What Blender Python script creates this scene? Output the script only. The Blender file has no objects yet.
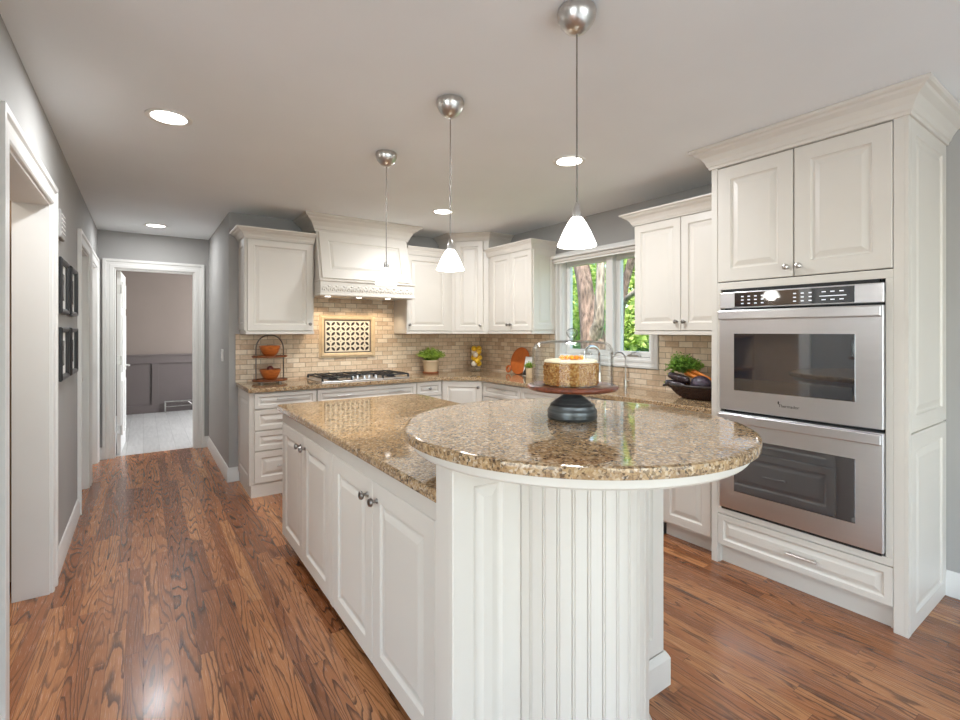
import bpy, bmesh, math, random
from mathutils import Vector, Matrix, noise as mnoise
import numpy as np
PI = math.pi
SC = bpy.context.scene
COL = SC.collection
R = math.radians
random.seed(7)

# ------------------------------------------------------------------ camera, world, lights, exposure
CAM_H = 1.385
YAW = 34.96
FPX = 481.6
cam = bpy.data.cameras.new('camera')
cam.sensor_width = 36.0
cam.lens = FPX / 960 * 36.0
cam.shift_x = 0.0
cam.shift_y = -(360 - 331.5) / 960
cam.clip_start = 0.05
camo = bpy.data.objects.new('camera', cam)
camo.location = (0, 0, CAM_H)
camo.rotation_euler = (R(90), 0, -R(YAW))
COL.objects.link(camo)
SC.camera = camo
SC.view_settings.view_transform = 'Standard'
SC.view_settings.look = 'None'
SC.view_settings.gamma = 1
SC.view_settings.use_curve_mapping = False
SC.view_settings.exposure = 0.52
try:
    SC.cycles.use_denoising = True
    SC.cycles.max_bounces = 12
    SC.cycles.diffuse_bounces = 6
    SC.cycles.glossy_bounces = 6
    SC.cycles.transparent_max_bounces = 24
    SC.cycles.caustics_reflective = False
    SC.cycles.caustics_refractive = False
    SC.cycles.sample_clamp_indirect = 6.0
except Exception:
    pass

world = bpy.data.worlds.new('sky_world')
SC.world = world
world.use_nodes = True
wn = world.node_tree.nodes
wl = world.node_tree.links
wn.clear()
sky = wn.new('ShaderNodeTexSky')
sky.sky_type = 'NISHITA'
sky.sun_disc = False
sky.sun_elevation = R(52)
sky.sun_rotation = R(215)
bg = wn.new('ShaderNodeBackground')
bg.inputs['Strength'].default_value = 0.5
wo = wn.new('ShaderNodeOutputWorld')
wl.new(sky.outputs[0], bg.inputs[0])
wl.new(bg.outputs[0], wo.inputs[0])


def lamp(name, typ, loc, energy, color=(1, 1, 1), rot=(0, 0, 0), **kw):
    l = bpy.data.lights.new(name, typ)
    l.energy = energy
    l.color = color
    for k, v in kw.items():
        setattr(l, k, v)
    o = bpy.data.objects.new(name, l)
    o.location = loc
    o.rotation_euler = rot
    COL.objects.link(o)
    return o


lamp('sun', 'SUN', (-6, -4, 9), 7.0, (1.0, 0.95, 0.86), (R(38), 0, R(-52)), angle=R(1.0))
# daylight through the windows of the breakfast end of the room, behind and left of the camera
lamp('daylight_rear_window', 'AREA', (1.0, -3.42, 1.35), 56, (0.82, 0.92, 1.0), (R(90), 0, 0), shape='RECTANGLE', size=4.2, size_y=2.0)
lamp('daylight_side_window', 'AREA', (-3.22, -0.9, 1.35), 62, (0.83, 0.925, 1.0), (R(90), 0, R(-90)), shape='RECTANGLE', size=3.0, size_y=2.0)
lamp('daylight_back_room', 'AREA', (2.3, 8.2, 1.5), 90, (0.95, 0.97, 1.0), (R(90), 0, R(90)), shape='RECTANGLE', size=1.6, size_y=1.6)


# ------------------------------------------------------------------ materials
def srgb(r, g, b):
    def c(x):
        x /= 255.0
        return x / 12.92 if x <= 0.04045 else ((x + 0.055) / 1.055) ** 2.4
    return (c(r), c(g), c(b), 1.0)


class NT:
    def __init__(self, name):
        self.m = bpy.data.materials.new(name)
        self.m.use_nodes = True
        self.t = self.m.node_tree
        self.p = self.t.nodes['Principled BSDF']
        self.out = self.t.nodes['Material Output']

    def n(self, typ, _ins=None, **props):
        x = self.t.nodes.new(typ)
        for k, v in props.items():
            setattr(x, k, v)
        for k, v in (_ins or {}).items():
            self.set(x.inputs[k], v)
        return x

    def set(self, sock, v):
        if hasattr(v, 'is_linked') or hasattr(v, 'links'):
            self.t.links.new(v, sock)
        else:
            sock.default_value = v

    def math(self, op, a, b=0.0, c=None):
        x = self.n('ShaderNodeMath', {0: a, 1: b}, operation=op)
        if c is not None:
            self.set(x.inputs[2], c)
        return x.outputs[0]

    def ramp(self, fac, stops, interp='LINEAR'):
        x = self.n('ShaderNodeValToRGB', {0: fac})
        x.color_ramp.interpolation = interp
        el = x.color_ramp.elements
        while len(el) > 2:
            el.remove(el[-1])
        for i, (p, c) in enumerate(stops):
            e = el[i] if i < 2 else el.new(p)
            e.position = p
            e.color = c
        return x.outputs[0]

    def mix(self, fac, a, b, mode='MIX'):
        x = self.n('ShaderNodeMix', data_type='RGBA', blend_type=mode)
        self.set(x.inputs[0], fac)
        self.set(x.inputs[6], a)
        self.set(x.inputs[7], b)
        return x.outputs[2]

    def coord(self, scale=(1, 1, 1), loc=(0, 0, 0), rot=(0, 0, 0)):
        tc = self.n('ShaderNodeTexCoord')
        mp = self.n('ShaderNodeMapping', {0: tc.outputs['Object']})
        mp.inputs['Scale'].default_value = scale
        mp.inputs['Location'].default_value = loc
        mp.inputs['Rotation'].default_value = rot
        return mp.outputs[0]

    def noise(self, vec, scale, detail=2.0, rough=0.5, dist=0.0):
        return self.n('ShaderNodeTexNoise', {'Vector': vec, 'Scale': scale, 'Detail': detail, 'Roughness': rough, 'Distortion': dist})

    def bump(self, h, strength=0.2, dist=0.01):
        b = self.n('ShaderNodeBump', {'Height': h, 'Strength': strength, 'Distance': dist})
        self.t.links.new(b.outputs[0], self.p.inputs['Normal'])

    def base(self, v):
        self.set(self.p.inputs['Base Color'], v)

    def P(self, **kw):
        for k, v in kw.items():
            self.set(self.p.inputs[k.replace('_', ' ')], v)


def simple(name, col, rough=0.5, metal=0.0, var=0.04, vscale=6.0, bump=0.0, bscale=60.0, **kw):
    m = NT(name)
    v = m.coord()
    nz = m.noise(v, vscale, 3.0)
    dark = tuple(c * (1 - var * 2) for c in col[:3]) + (1,)
    lite = tuple(min(1, c * (1 + var)) for c in col[:3]) + (1,)
    m.base(m.ramp(nz.outputs[0], [(0.3, dark), (0.7, lite)]))
    m.P(Roughness=rough, Metallic=metal)
    for k, val in kw.items():
        m.set(m.p.inputs[k.replace('_', ' ')], val)
    if bump:
        m.bump(m.noise(v, bscale, 3.0).outputs[0], bump, 0.005)
    return m.m


M = {}
M['paint'] = simple('cream_cabinet_paint', srgb(211, 205, 196), 0.38, var=0.015, vscale=3)
M['trim'] = simple('white_trim_paint', srgb(218, 216, 212), 0.4, var=0.012, vscale=3)
M['gray'] = simple('gray_wall_paint', srgb(165, 163, 160), 0.85, var=0.02, vscale=2, bump=0.05, bscale=220)
M['taupe'] = simple('taupe_wall_paint', srgb(128, 115, 107), 0.8, var=0.02, vscale=2, bump=0.05, bscale=220)
M['wainscot'] = simple('dark_taupe_paint', srgb(92, 82, 80), 0.6, var=0.02)
M['ceiling'] = simple('ceiling_paint', srgb(233, 236, 238), 0.9, var=0.01, vscale=2, bump=0.06, bscale=160)
M['beige'] = simple('beige_pantry_paint', srgb(196, 170, 140), 0.8)
M['pantrywood'] = simple('pantry_shelf_wood', srgb(150, 105, 65), 0.6, var=0.1)
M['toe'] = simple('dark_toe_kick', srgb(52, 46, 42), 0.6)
M['nickel'] = simple('brushed_nickel', (0.62, 0.60, 0.57, 1), 0.28, 1.0, 0.05, 30)
M['pewter'] = simple('dark_pewter', (0.30, 0.28, 0.26, 1), 0.3, 1.0, 0.08, 30)
M['chrome'] = simple('polished_chrome', (0.78, 0.78, 0.78, 1), 0.08, 1.0, 0.0)
M['iron'] = simple('black_cast_iron', (0.018, 0.018, 0.02, 1), 0.45, 0.0, 0.1)
M['black'] = simple('black_gap', (0.01, 0.01, 0.01, 1), 0.6)
M['blackframe'] = simple('black_picture_frame', (0.02, 0.02, 0.022, 1), 0.35)
M['whitepanel'] = simple('white_plastic', srgb(226, 224, 220), 0.4, var=0.01)
M['fabric'] = simple('shade_fabric', srgb(214, 208, 200), 0.9, bump=0.15, bscale=500)
M['soil'] = simple('potting_soil', srgb(60, 44, 32), 0.9, bump=0.5, bscale=120)
M['pot'] = simple('cream_stoneware', srgb(202, 180, 148), 0.6, var=0.05, bump=0.1, bscale=90)
M['terracotta'] = simple('terracotta_saucer', srgb(150, 90, 55), 0.7, var=0.06)
M['boardwood'] = simple('orange_stained_wood', srgb(196, 104, 46), 0.35, var=0.12, vscale=9)
M['orange'] = simple('orange_icing', srgb(245, 160, 25), 0.5, var=0.08, vscale=40)
M['cream'] = simple('cream_frosting', srgb(250, 232, 196), 0.6, var=0.03, bump=0.3, bscale=60)
M['lemon'] = simple('lemon_skin', srgb(243, 190, 40), 0.45, var=0.08, bump=0.1, bscale=200)
M['eggwhite'] = simple('pale_cream_ball', srgb(244, 226, 205), 0.45, var=0.03)
M['carrot'] = simple('carrot_skin', srgb(226, 130, 40), 0.5, var=0.12, vscale=30)
M['aubergine'] = simple('aubergine_skin', srgb(45, 32, 38), 0.25, var=0.15)
M['cabbage'] = simple('purple_cabbage', srgb(74, 62, 76), 0.4, var=0.35, vscale=45, bump=0.4, bscale=70)
M['white_mat'] = simple('paper_white', srgb(225, 225, 222), 0.8, var=0.01)


def leafmat(name, c1, c2, trans=0.35):
    m = NT(name)
    g = m.n('ShaderNodeNewGeometry')
    r = m.n('ShaderNodeObjectInfo')
    nz = m.noise(m.coord(), 14.0, 2.0)
    wn_ = m.n('ShaderNodeTexWhiteNoise', {'Vector': g.outputs['Position']})
    f = m.math('ADD', m.math('MULTIPLY', nz.outputs[0], 0.8), m.math('MULTIPLY', g.outputs['Random Per Island'], 0.35))
    c = m.ramp(f, [(0.25, c1), (0.8, c2)])
    m.base(c)
    m.P(Roughness=0.5)
    tr = m.n('ShaderNodeBsdfTranslucent', {'Color': c})
    mx = m.n('ShaderNodeMixShader', {0: trans, 1: m.p.outputs[0], 2: tr.outputs[0]})
    m.t.links.new(mx.outputs[0], m.out.inputs[0])
    return m.m


M['herb'] = leafmat('herb_leaf', srgb(80, 116, 34), srgb(180, 205, 84))
M['carrottop'] = leafmat('carrot_top_leaf', srgb(62, 106, 34), srgb(150, 190, 78))
M['treeleaf'] = leafmat('sunlit_tree_leaf', srgb(112, 150, 66), srgb(228, 236, 150), 0.55)
M['shrubleaf'] = leafmat('shrub_leaf', srgb(84, 138, 112), srgb(180, 210, 140), 0.45)
M['greengrass'] = simple('lawn_grass', srgb(96, 140, 60), 0.9, var=0.2, vscale=3)


def bark(name, a, b):
    m = NT(name)
    v = m.coord((1, 1, 0.22))
    nz = m.noise(v, 22.0, 6.0, 0.65, 0.6)
    vo = m.n('ShaderNodeTexVoronoi', {'Vector': v, 'Scale': 26.0})
    f = m.math('ADD', m.math('MULTIPLY', nz.outputs[0], 0.7), m.math('MULTIPLY', vo.outputs[0], 0.5))
    m.base(m.ramp(f, [(0.3, a), (0.62, b), (0.8, tuple(min(1, c * 1.5) for c in b[:3]) + (1,))]))
    m.P(Roughness=0.95)
    m.bump(f, 1.0, 0.03)
    return m.m


M['bark'] = bark('rough_tree_bark', srgb(62, 48, 42), srgb(122, 100, 88))
M['barkpale'] = bark('pale_branch_bark', srgb(92, 78, 68), srgb(150, 134, 120))


def granite():
    m = NT('polished_granite')
    v = m.coord()
    big = m.noise(v, 7.0, 4.0, 0.6, 0.4)
    mid = m.noise(v, 42.0, 5.0, 0.72, 0.6)
    fine = m.n('ShaderNodeTexVoronoi', {'Vector': v, 'Scale': 155.0}, feature='F1')
    fcell = m.n('ShaderNodeSeparateColor', {0: fine.outputs['Color']})
    base = m.ramp(mid.outputs[0], [(0.32, srgb(72, 54, 40)), (0.43, srgb(126, 100, 74)), (0.54, srgb(174, 145, 107)), (0.68, srgb(208, 187, 154))])
    tint = m.mix(m.math('MULTIPLY', big.outputs[0], 0.4), base, srgb(140, 110, 80), 'MIX')
    speck = m.ramp(fcell.outputs[0], [(0.0, srgb(38, 30, 26)), (0.16, srgb(62, 50, 40)), (0.24, srgb(154, 122, 86)), (0.75, srgb(188, 158, 118)), (1.0, srgb(222, 210, 190))])
    c = m.mix(0.5, tint, speck)
    dk = m.noise(v, 52.0, 4.0, 0.7, 1.0)
    dm = m.ramp(dk.outputs[0], [(0.57, (0, 0, 0, 1)), (0.63, (1, 1, 1, 1))])
    c = m.mix(m.math('MULTIPLY', dm, 0.85), c, srgb(40, 33, 29))
    m.base(c)
    m.P(Roughness=0.06)
    m.set(m.p.inputs['IOR'], 1.5)
    return m.m


M['granite'] = granite()


def oakfloor():
    m = NT('oak_plank_floor')
    tc = m.n('ShaderNodeTexCoord')
    sp = m.n('ShaderNodeSeparateXYZ', {0: tc.outputs['Object']})
    X, Y = sp.outputs[0], sp.outputs[1]
    W = 0.064
    row = m.math('FLOOR', m.math('DIVIDE', X, W))
    fx = m.math('FRACT', m.math('DIVIDE', X, W))
    r1 = m.n('ShaderNodeTexWhiteNoise', {'W': row}, noise_dimensions='1D').outputs[0]
    L = m.math('ADD', 0.75, m.math('MULTIPLY', r1, 0.9))
    yy = m.math('DIVIDE', m.math('ADD', Y, m.math('MULTIPLY', r1, 17.3)), L)
    seg = m.math('FLOOR', yy)
    fy = m.math('FRACT', yy)
    cid = m.n('ShaderNodeCombineXYZ', {0: row, 1: seg, 2: 3.7})
    rp = m.n('ShaderNodeTexWhiteNoise', {'Vector': cid.outputs[0]}, noise_dimensions='3D')
    rs = m.n('ShaderNodeSeparateColor', {0: rp.outputs['Color']})
    gx = m.math('ADD', X, m.math('MULTIPLY', rs.outputs[0], 37.0))
    gy = m.math('ADD', Y, m.math('MULTIPLY', rs.outputs[1], 53.0))
    # cathedral grain: contour lines of a stretched smooth noise
    gv = m.n('ShaderNodeCombineXYZ', {0: m.math('MULTIPLY', gx, 11.0), 1: m.math('MULTIPLY', gy, 0.95), 2: 0.0})
    g = m.noise(gv.outputs[0], 1.0, 1.2, 0.4, 0.35)
    wob = m.noise(m.n('ShaderNodeCombineXYZ', {0: m.math('MULTIPLY', gx, 60.0), 1: m.math('MULTIPLY', gy, 14.0), 2: 0.0}).outputs[0], 1.0, 2.0)
    ct = m.math('FRACT', m.math('ADD', m.math('MULTIPLY', g.outputs[0], m.math('ADD', 11.0, m.math('MULTIPLY', rs.outputs[2], 9.0))), m.math('MULTIPLY', wob.outputs[0], 0.45)))
    line = m.ramp(ct, [(0.0, (1, 1, 1, 1)), (0.13, (0.8, 0.8, 0.8, 1)), (0.34, (0.08, 0.08, 0.08, 1)), (0.93, (0, 0, 0, 1)), (1.0, (1, 1, 1, 1))])
    fib = m.noise(m.n('ShaderNodeCombineXYZ', {0: m.math('MULTIPLY', gx, 420.0), 1: m.math('MULTIPLY', gy, 9.0), 2: 0.0}).outputs[0], 1.0, 3.0, 0.6)
    tone = m.ramp(m.math('ADD', m.math('MULTIPLY', rp.outputs[0], 0.75), m.math('MULTIPLY', fib.outputs[0], 0.3)),
                  [(0.1, srgb(124, 75, 47)), (0.45, srgb(154, 98, 62)), (0.75, srgb(178, 119, 77)), (1.0, srgb(194, 138, 93))])
    c = m.mix(m.math('MULTIPLY', line, m.math('ADD', 0.55, m.math('MULTIPLY', rs.outputs[1], 0.4))), tone, srgb(66, 40, 26))
    pores = m.ramp(fib.outputs[0], [(0.3, (1, 1, 1, 1)), (0.46, (0, 0, 0, 1))])
    c = m.mix(m.math('MULTIPLY', pores, 0.35), c, srgb(96, 58, 36))
    ex = m.math('MINIMUM', fx, m.math('SUBTRACT', 1.0, fx))
    ey = m.math('MULTIPLY', m.math('MINIMUM', fy, m.math('SUBTRACT', 1.0, fy)), m.math('DIVIDE', L, W))
    e = m.math('MINIMUM', ex, ey)
    gap = m.ramp(e, [(0.006, (1, 1, 1, 1)), (0.018, (0, 0, 0, 1))])
    c = m.mix(m.math('MULTIPLY', gap, 0.65), c, srgb(58, 36, 24))
    m.base(c)
    m.P(Roughness=m.math('ADD', 0.2, m.math('MULTIPLY', fib.outputs[0], 0.12)))
    m.P(Coat_Weight=0.25, Coat_Roughness=0.15)
    m.bump(m.math('SUBTRACT', m.math('MULTIPLY', fib.outputs[0], 0.25), m.math('MULTIPLY', gap, 1.0)), 0.25, 0.002)
    return m.m


M['oak'] = oakfloor()


def grayfloor():
    m = NT('gray_plank_tile_floor')
    v = m.coord((1, 1, 1), rot=(0, 0, R(90)))
    br = m.n('ShaderNodeTexBrick', {'Vector': v, 'Scale': 1.0, 'Mortar Size': 0.003, 'Brick Width': 0.9, 'Row Height': 0.16, 'Color1': srgb(168, 166, 164), 'Color2': srgb(190, 188, 186), 'Mortar': srgb(140, 138, 136)})
    nz = m.noise(m.coord((9, 1, 1)), 4.0, 4.0)
    m.base(m.mix(0.3, br.outputs[0], m.ramp(nz.outputs[0], [(0.3, srgb(140, 136, 132)), (0.7, srgb(205, 202, 198))])))
    m.P(Roughness=0.3)
    return m.m


M['grayfloor'] = grayfloor()
M['bouncefloor'] = simple('pale_bounce_floor', srgb(214, 212, 208), 0.45, var=0.03)  # pale tone invented to bounce neutral light up to the ceiling


def splash(name, rot):
    m = NT(name)
    tc = m.n('ShaderNodeTexCoord')
    sp = m.n('ShaderNodeSeparateXYZ', {0: tc.outputs['Object']})
    hor = sp.outputs[1] if rot else sp.outputs[0]
    v = m.n('ShaderNodeCombineXYZ', {0: m.math('ADD', hor, 0.03), 1: m.math('ADD', sp.outputs[2], 0.087), 2: 0.0}).outputs[0]
    br = m.n('ShaderNodeTexBrick', {'Vector': v, 'Scale': 1.0, 'Mortar Size': 0.0028, 'Mortar Smooth': 0.3, 'Bias': 0.0, 'Brick Width': 0.118, 'Row Height': 0.0465,
                                    'Color1': (0, 0, 0, 1), 'Color2': (1, 1, 1, 1), 'Mortar': (0.5, 0.5, 0.5, 1)}, offset=0.5)
    cid = m.n('ShaderNodeSeparateColor', {0: br.outputs[0]})
    tone = m.ramp(cid.outputs[0], [(0.0, srgb(192, 162, 132)), (0.3, srgb(214, 188, 158)), (0.6, srgb(226, 204, 176)), (1.0, srgb(240, 224, 200))])
    nz = m.noise(v, 30.0, 5.0, 0.65)
    c = m.mix(0.3, tone, m.ramp(nz.outputs[0], [(0.3, srgb(150, 120, 92)), (0.7, srgb(226, 208, 184))]))
    c = m.mix(br.outputs['Fac'], c, srgb(160, 142, 122))
    m.base(c)
    m.P(Roughness=0.55)
    m.bump(m.math('ADD', m.math('MULTIPLY', m.math('SUBTRACT', 1.0, br.outputs['Fac']), 1.0), m.math('MULTIPLY', nz.outputs[0], 0.25)), 0.6, 0.004)
    return m.m


M['splash_x'] = splash('travertine_brick_a', False)
M['splash_y'] = splash('travertine_brick_b', True)
M['stonetrim'] = simple('honed_travertine', srgb(212, 186, 150), 0.5, var=0.06, vscale=18)
M['tilecream'] = simple('cream_ceramic_tile', srgb(222, 212, 192), 0.3, var=0.02)
M['tilebrown'] = simple('dark_brown_glaze', srgb(46, 32, 25), 0.3, var=0.1)


def steel(name, ax, rough=0.3, col=(0.80, 0.80, 0.82, 1)):
    m = NT(name)
    s = [3, 3, 3]
    for a in 'xyz':
        if a != ax:
            s['xyz'.index(a)] = 40
    v = m.coord(tuple(s))
    nz = m.noise(v, 1.0, 3.0)
    m.base(m.ramp(nz.outputs[0], [(0.2, tuple(c * 0.96 for c in col[:3]) + (1,)), (0.8, col)]))
    m.P(Metallic=1.0, Roughness=rough)
    return m.m


M['steel'] = steel('brushed_stainless_steel', 'x')


def ovenglass():
    m = NT('black_oven_glass')
    m.base((0.012, 0.018, 0.026, 1))
    m.P(Roughness=0.04)
    m.set(m.p.inputs['IOR'], 2.3)
    m.set(m.p.inputs['Specular IOR Level'], 0.75)
    nz = m.noise(m.coord(), 2.0, 1.0)
    m.bump(nz.outputs[0], 0.01, 0.002)
    return m.m


M['ovenglass'] = ovenglass()


def clearglass(name, tint=(1, 1, 1, 1), edge=0.5, gl=1.0, mid=0.75, refl=0.008):
    m = NT(name)
    m.t.nodes.remove(m.p)
    tr = m.n('ShaderNodeBsdfTransparent')
    lw = m.n('ShaderNodeLayerWeight', {'Blend': 0.5})
    tcol = m.ramp(lw.outputs['Facing'], [(0.0, tint), (mid, tint), (1.0, tuple(c * edge for c in tint[:3]) + (1,))])
    m.t.links.new(tcol, tr.inputs[0])
    gs = m.n('ShaderNodeBsdfGlossy', {'Roughness': 0.02, 'Color': (gl, gl, gl, 1)})
    fac = m.math('ADD', refl, m.math('MULTIPLY', m.math('POWER', lw.outputs['Facing'], 4.0), 0.6))
    mx = m.n('ShaderNodeMixShader', {0: fac, 1: tr.outputs[0], 2: gs.outputs[0]})
    m.t.links.new(mx.outputs[0], m.out.inputs[0])
    return m.m


M['pane'] = clearglass('window_glass', (0.97, 1, 0.98, 1), 0.9)
M['dome'] = clearglass('clear_dome_glass', (0.97, 0.98, 0.98, 1), 0.18)
M['knobglass'] = clearglass('thick_clear_glass', (0.86, 0.88, 0.88, 1), 0.12, mid=0.3, refl=0.06)


def emit(name, col, strength, base=(0.9, 0.9, 0.88, 1)):
    m = NT(name)
    m.base(base)
    m.P(Roughness=0.3)
    m.set(m.p.inputs['Emission Color'], col)
    m.set(m.p.inputs['Emission Strength'], strength)
    return m.m


M['shadeglass'] = emit('frosted_white_glass_lit', (1.0, 0.96, 0.91, 1), 2.8)
M['lens'] = emit('lit_lamp_lens', (1.0, 0.96, 0.9, 1), 6.0)
M['display'] = emit('oven_display_marks', (0.8, 0.85, 0.9, 1), 0.55, (0.5, 0.5, 0.5, 1))


def wood(name, a, b, rough=0.4, ax=(1, 10, 10)):
    m = NT(name)
    v = m.coord(ax)
    nz = m.noise(v, 5.0, 5.0, 0.6, 0.8)
    m.base(m.ramp(nz.outputs[0], [(0.3, a), (0.7, b)]))
    m.P(Roughness=rough)
    m.bump(nz.outputs[0], 0.1, 0.002)
    return m.m


M['bowlwood'] = wood('honey_wood_bowl', srgb(140, 66, 24), srgb(206, 118, 54), 0.35, (2, 2, 14))
M['traywood'] = wood('dark_tray_wood', srgb(96, 50, 26), srgb(158, 90, 48), 0.4)
M['platewood'] = wood('reddish_brown_plate_wood', srgb(72, 34, 22), srgb(134, 72, 48), 0.3)


def pedestal():
    m = NT('dark_pewter_glaze')
    nz = m.noise(m.coord((3, 3, 40)), 2.0, 4.0)
    m.base(m.ramp(nz.outputs[0], [(0.35, srgb(70, 71, 70)), (0.6, srgb(104, 107, 108)), (0.72, srgb(168, 170, 168))]))
    m.P(Roughness=0.35, Metallic=0.55)
    return m.m


M['pedestal'] = pedestal()


def nutcake():
    m = NT('chopped_nut_coating')
    v = m.coord()
    vo = m.n('ShaderNodeTexVoronoi', {'Vector': v, 'Scale': 260.0})
    sc = m.n('ShaderNodeSeparateColor', {0: vo.outputs['Color']})
    m.base(m.ramp(sc.outputs[0], [(0.0, srgb(146, 84, 32)), (0.35, srgb(190, 122, 52)), (0.7, srgb(216, 156, 78)), (1.0, srgb(240, 204, 140))]))
    m.P(Roughness=0.7)
    m.bump(vo.outputs[0], 1.0, 0.006)
    return m.m


M['nuts'] = nutcake()


def wicker(name, a, b):
    m = NT(name)
    v = m.coord()
    w1 = m.n('ShaderNodeTexWave', {'Vector': v, 'Scale': 38.0, 'Distortion': 1.0}, bands_direction='Z')
    w2 = m.n('ShaderNodeTexWave', {'Vector': v, 'Scale': 30.0, 'Distortion': 1.0}, bands_direction='Y')
    f = m.math('MULTIPLY', w1.outputs[0], w2.outputs[0])
    m.base(m.ramp(f, [(0.1, a), (0.7, b)]))
    m.P(Roughness=0.6)
    m.bump(f, 0.8, 0.006)
    return m.m


M['wicker'] = wicker('dark_woven_wicker', srgb(34, 22, 17), srgb(110, 66, 42))
M['darkwood'] = wood('near_black_wood', srgb(28, 22, 20), srgb(58, 46, 42), 0.45)


def photo():
    m = NT('grey_printed_photo')
    nz = m.noise(m.coord(), 9.0, 4.0)
    m.base(m.ramp(nz.outputs[0], [(0.35, srgb(60, 60, 62)), (0.65, srgb(190, 190, 188))]))
    m.P(Roughness=0.2)
    return m.m


M['photo'] = photo()


# ------------------------------------------------------------------ mesh helpers
class MB:
    def __init__(self):
        self.v = []
        self.f = []

    def add(self, vs, fs):
        o = len(self.v)
        self.v += [tuple(p) for p in vs]
        self.f += [tuple(i + o for i in q) for q in fs]
        return self

    def box(self, x0, y0, z0, x1, y1, z1):
        if x0 > x1: x0, x1 = x1, x0
        if y0 > y1: y0, y1 = y1, y0
        if z0 > z1: z0, z1 = z1, z0
        return self.add([(x0, y0, z0), (x1, y0, z0), (x1, y1, z0), (x0, y1, z0), (x0, y0, z1), (x1, y0, z1), (x1, y1, z1), (x0, y1, z1)],
                        [(0, 3, 2, 1), (4, 5, 6, 7), (0, 1, 5, 4), (1, 2, 6, 5), (2, 3, 7, 6), (3, 0, 4, 7)])

    def prism(self, poly, z0, z1):
        n = len(poly)
        vs = [(x, y, z0) for x, y in poly] + [(x, y, z1) for x, y in poly]
        fs = [tuple(range(n - 1, -1, -1)), tuple(range(n, 2 * n))]
        fs += [(i, (i + 1) % n, n + (i + 1) % n, n + i) for i in range(n)]
        return self.add(vs, fs)

    def lathe(self, prof, c=(0, 0, 0), n=32, axis='z', sx=1.0, sy=1.0):
        """prof: (radius, height) from one end to the other; radius 0 closes"""
        vs, fs, rings = [], [], []
        for r, h in prof:
            if r < 1e-6:
                rings.append([len(vs)])
                vs.append((0, 0, h))
            else:
                ids = []
                for k in range(n):
                    a = 2 * PI * k / n
                    ids.append(len(vs))
                    vs.append((r * math.cos(a) * sx, r * math.sin(a) * sy, h))
                rings.append(ids)
        for A, B in zip(rings, rings[1:]):
            if len(A) == 1 and len(B) == 1:
                continue
            for k in range(n):
                k2 = (k + 1) % n
                if len(A) == 1:
                    fs.append((A[0], B[k2], B[k]))
                elif len(B) == 1:
                    fs.append((A[k], A[k2], B[0]))
                else:
                    fs.append((A[k], A[k2], B[k2], B[k]))
        out = []
        for x, y, z in vs:
            if axis == '-y':
                x, y, z = x, -z, y
            elif axis == 'x':
                x, y, z = z, x, y
            elif axis == '-x':
                x, y, z = -z, y, x
            elif axis == '-z':
                x, y, z = x, -y, -z
            out.append((x + c[0], y + c[1], z + c[2]))
        return self.add(out, fs)

    def tube(self, pts, r, n=10, caps=True, flat=1.0):
        pts = [Vector(p) for p in pts]
        rs = r if isinstance(r, (list, tuple)) else [r] * len(pts)
        t0 = (pts[1] - pts[0]).normalized()
        up = Vector((0, 0, 1)) if abs(t0.z) < 0.9 else Vector((1, 0, 0))
        nrm = t0.cross(up).normalized()
        vs, fs = [], []
        for i, p in enumerate(pts):
            if i == 0: t = pts[1] - pts[0]
            elif i == len(pts) - 1: t = pts[-1] - pts[-2]
            else: t = (pts[i + 1] - pts[i - 1])
            t.normalize()
            nrm = (nrm - t * nrm.dot(t)).normalized()
            b = t.cross(nrm)
            for k in range(n):
                a = 2 * PI * k / n
                vs.append(p + (nrm * math.cos(a) + b * math.sin(a) * flat) * rs[i])
        for i in range(len(pts) - 1):
            for k in range(n):
                k2 = (k + 1) % n
                fs.append((i * n + k, i * n + k2, (i + 1) * n + k2, (i + 1) * n + k))
        if caps:
            fs.append(tuple(range(n - 1, -1, -1)))
            fs.append(tuple(range((len(pts) - 1) * n, len(pts) * n)))
        return self.add(vs, fs)

    def sphere(self, c, r, n=16, m=10, s=(1, 1, 1)):
        prof = [(math.sin(PI * i / m) * r, -math.cos(PI * i / m) * r) for i in range(m + 1)]
        prof[0] = (0, -r)
        prof[-1] = (0, r)
        t = MB()
        t.lathe(prof, n=n)
        return self.add([(x * s[0] + c[0], y * s[1] + c[1], z * s[2] + c[2]) for x, y, z in t.v], t.f)

    def sweep(self, path, prof, mp, sgn=1, closed=False):
        """path: 2D points; prof: closed list of (outward offset, height); mp(a,b,h)->xyz"""
        P = [Vector(p) for p in path]
        n = len(P)
        offs = []
        for i in range(n):
            d1 = d2 = None
            if i > 0 or closed: d1 = (P[i] - P[i - 1]).normalized()
            if i < n - 1 or closed: d2 = (P[(i + 1) % n] - P[i]).normalized()
            if d1 is None: d1 = d2
            if d2 is None: d2 = d1
            n1 = Vector((d1.y, -d1.x)) * sgn
            n2 = Vector((d2.y, -d2.x)) * sgn
            m = n1 + n2
            m = m / max(1e-6, m.dot(n1))
            offs.append(m)
        k = len(prof)
        vs, fs = [], []
        for i in range(n):
            for o, h in prof:
                q = P[i] + offs[i] * o
                vs.append(mp(q.x, q.y, h))
        for i in range(n if closed else n - 1):
            j = (i + 1) % n
            for a in range(k):
                b = (a + 1) % k
                fs.append((i * k + a, i * k + b, j * k + b, j * k + a))
        if not closed:
            fs.append(tuple(range(k - 1, -1, -1)))
            fs.append(tuple(range((n - 1) * k, n * k)))
        return self.add(vs, fs)

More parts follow.
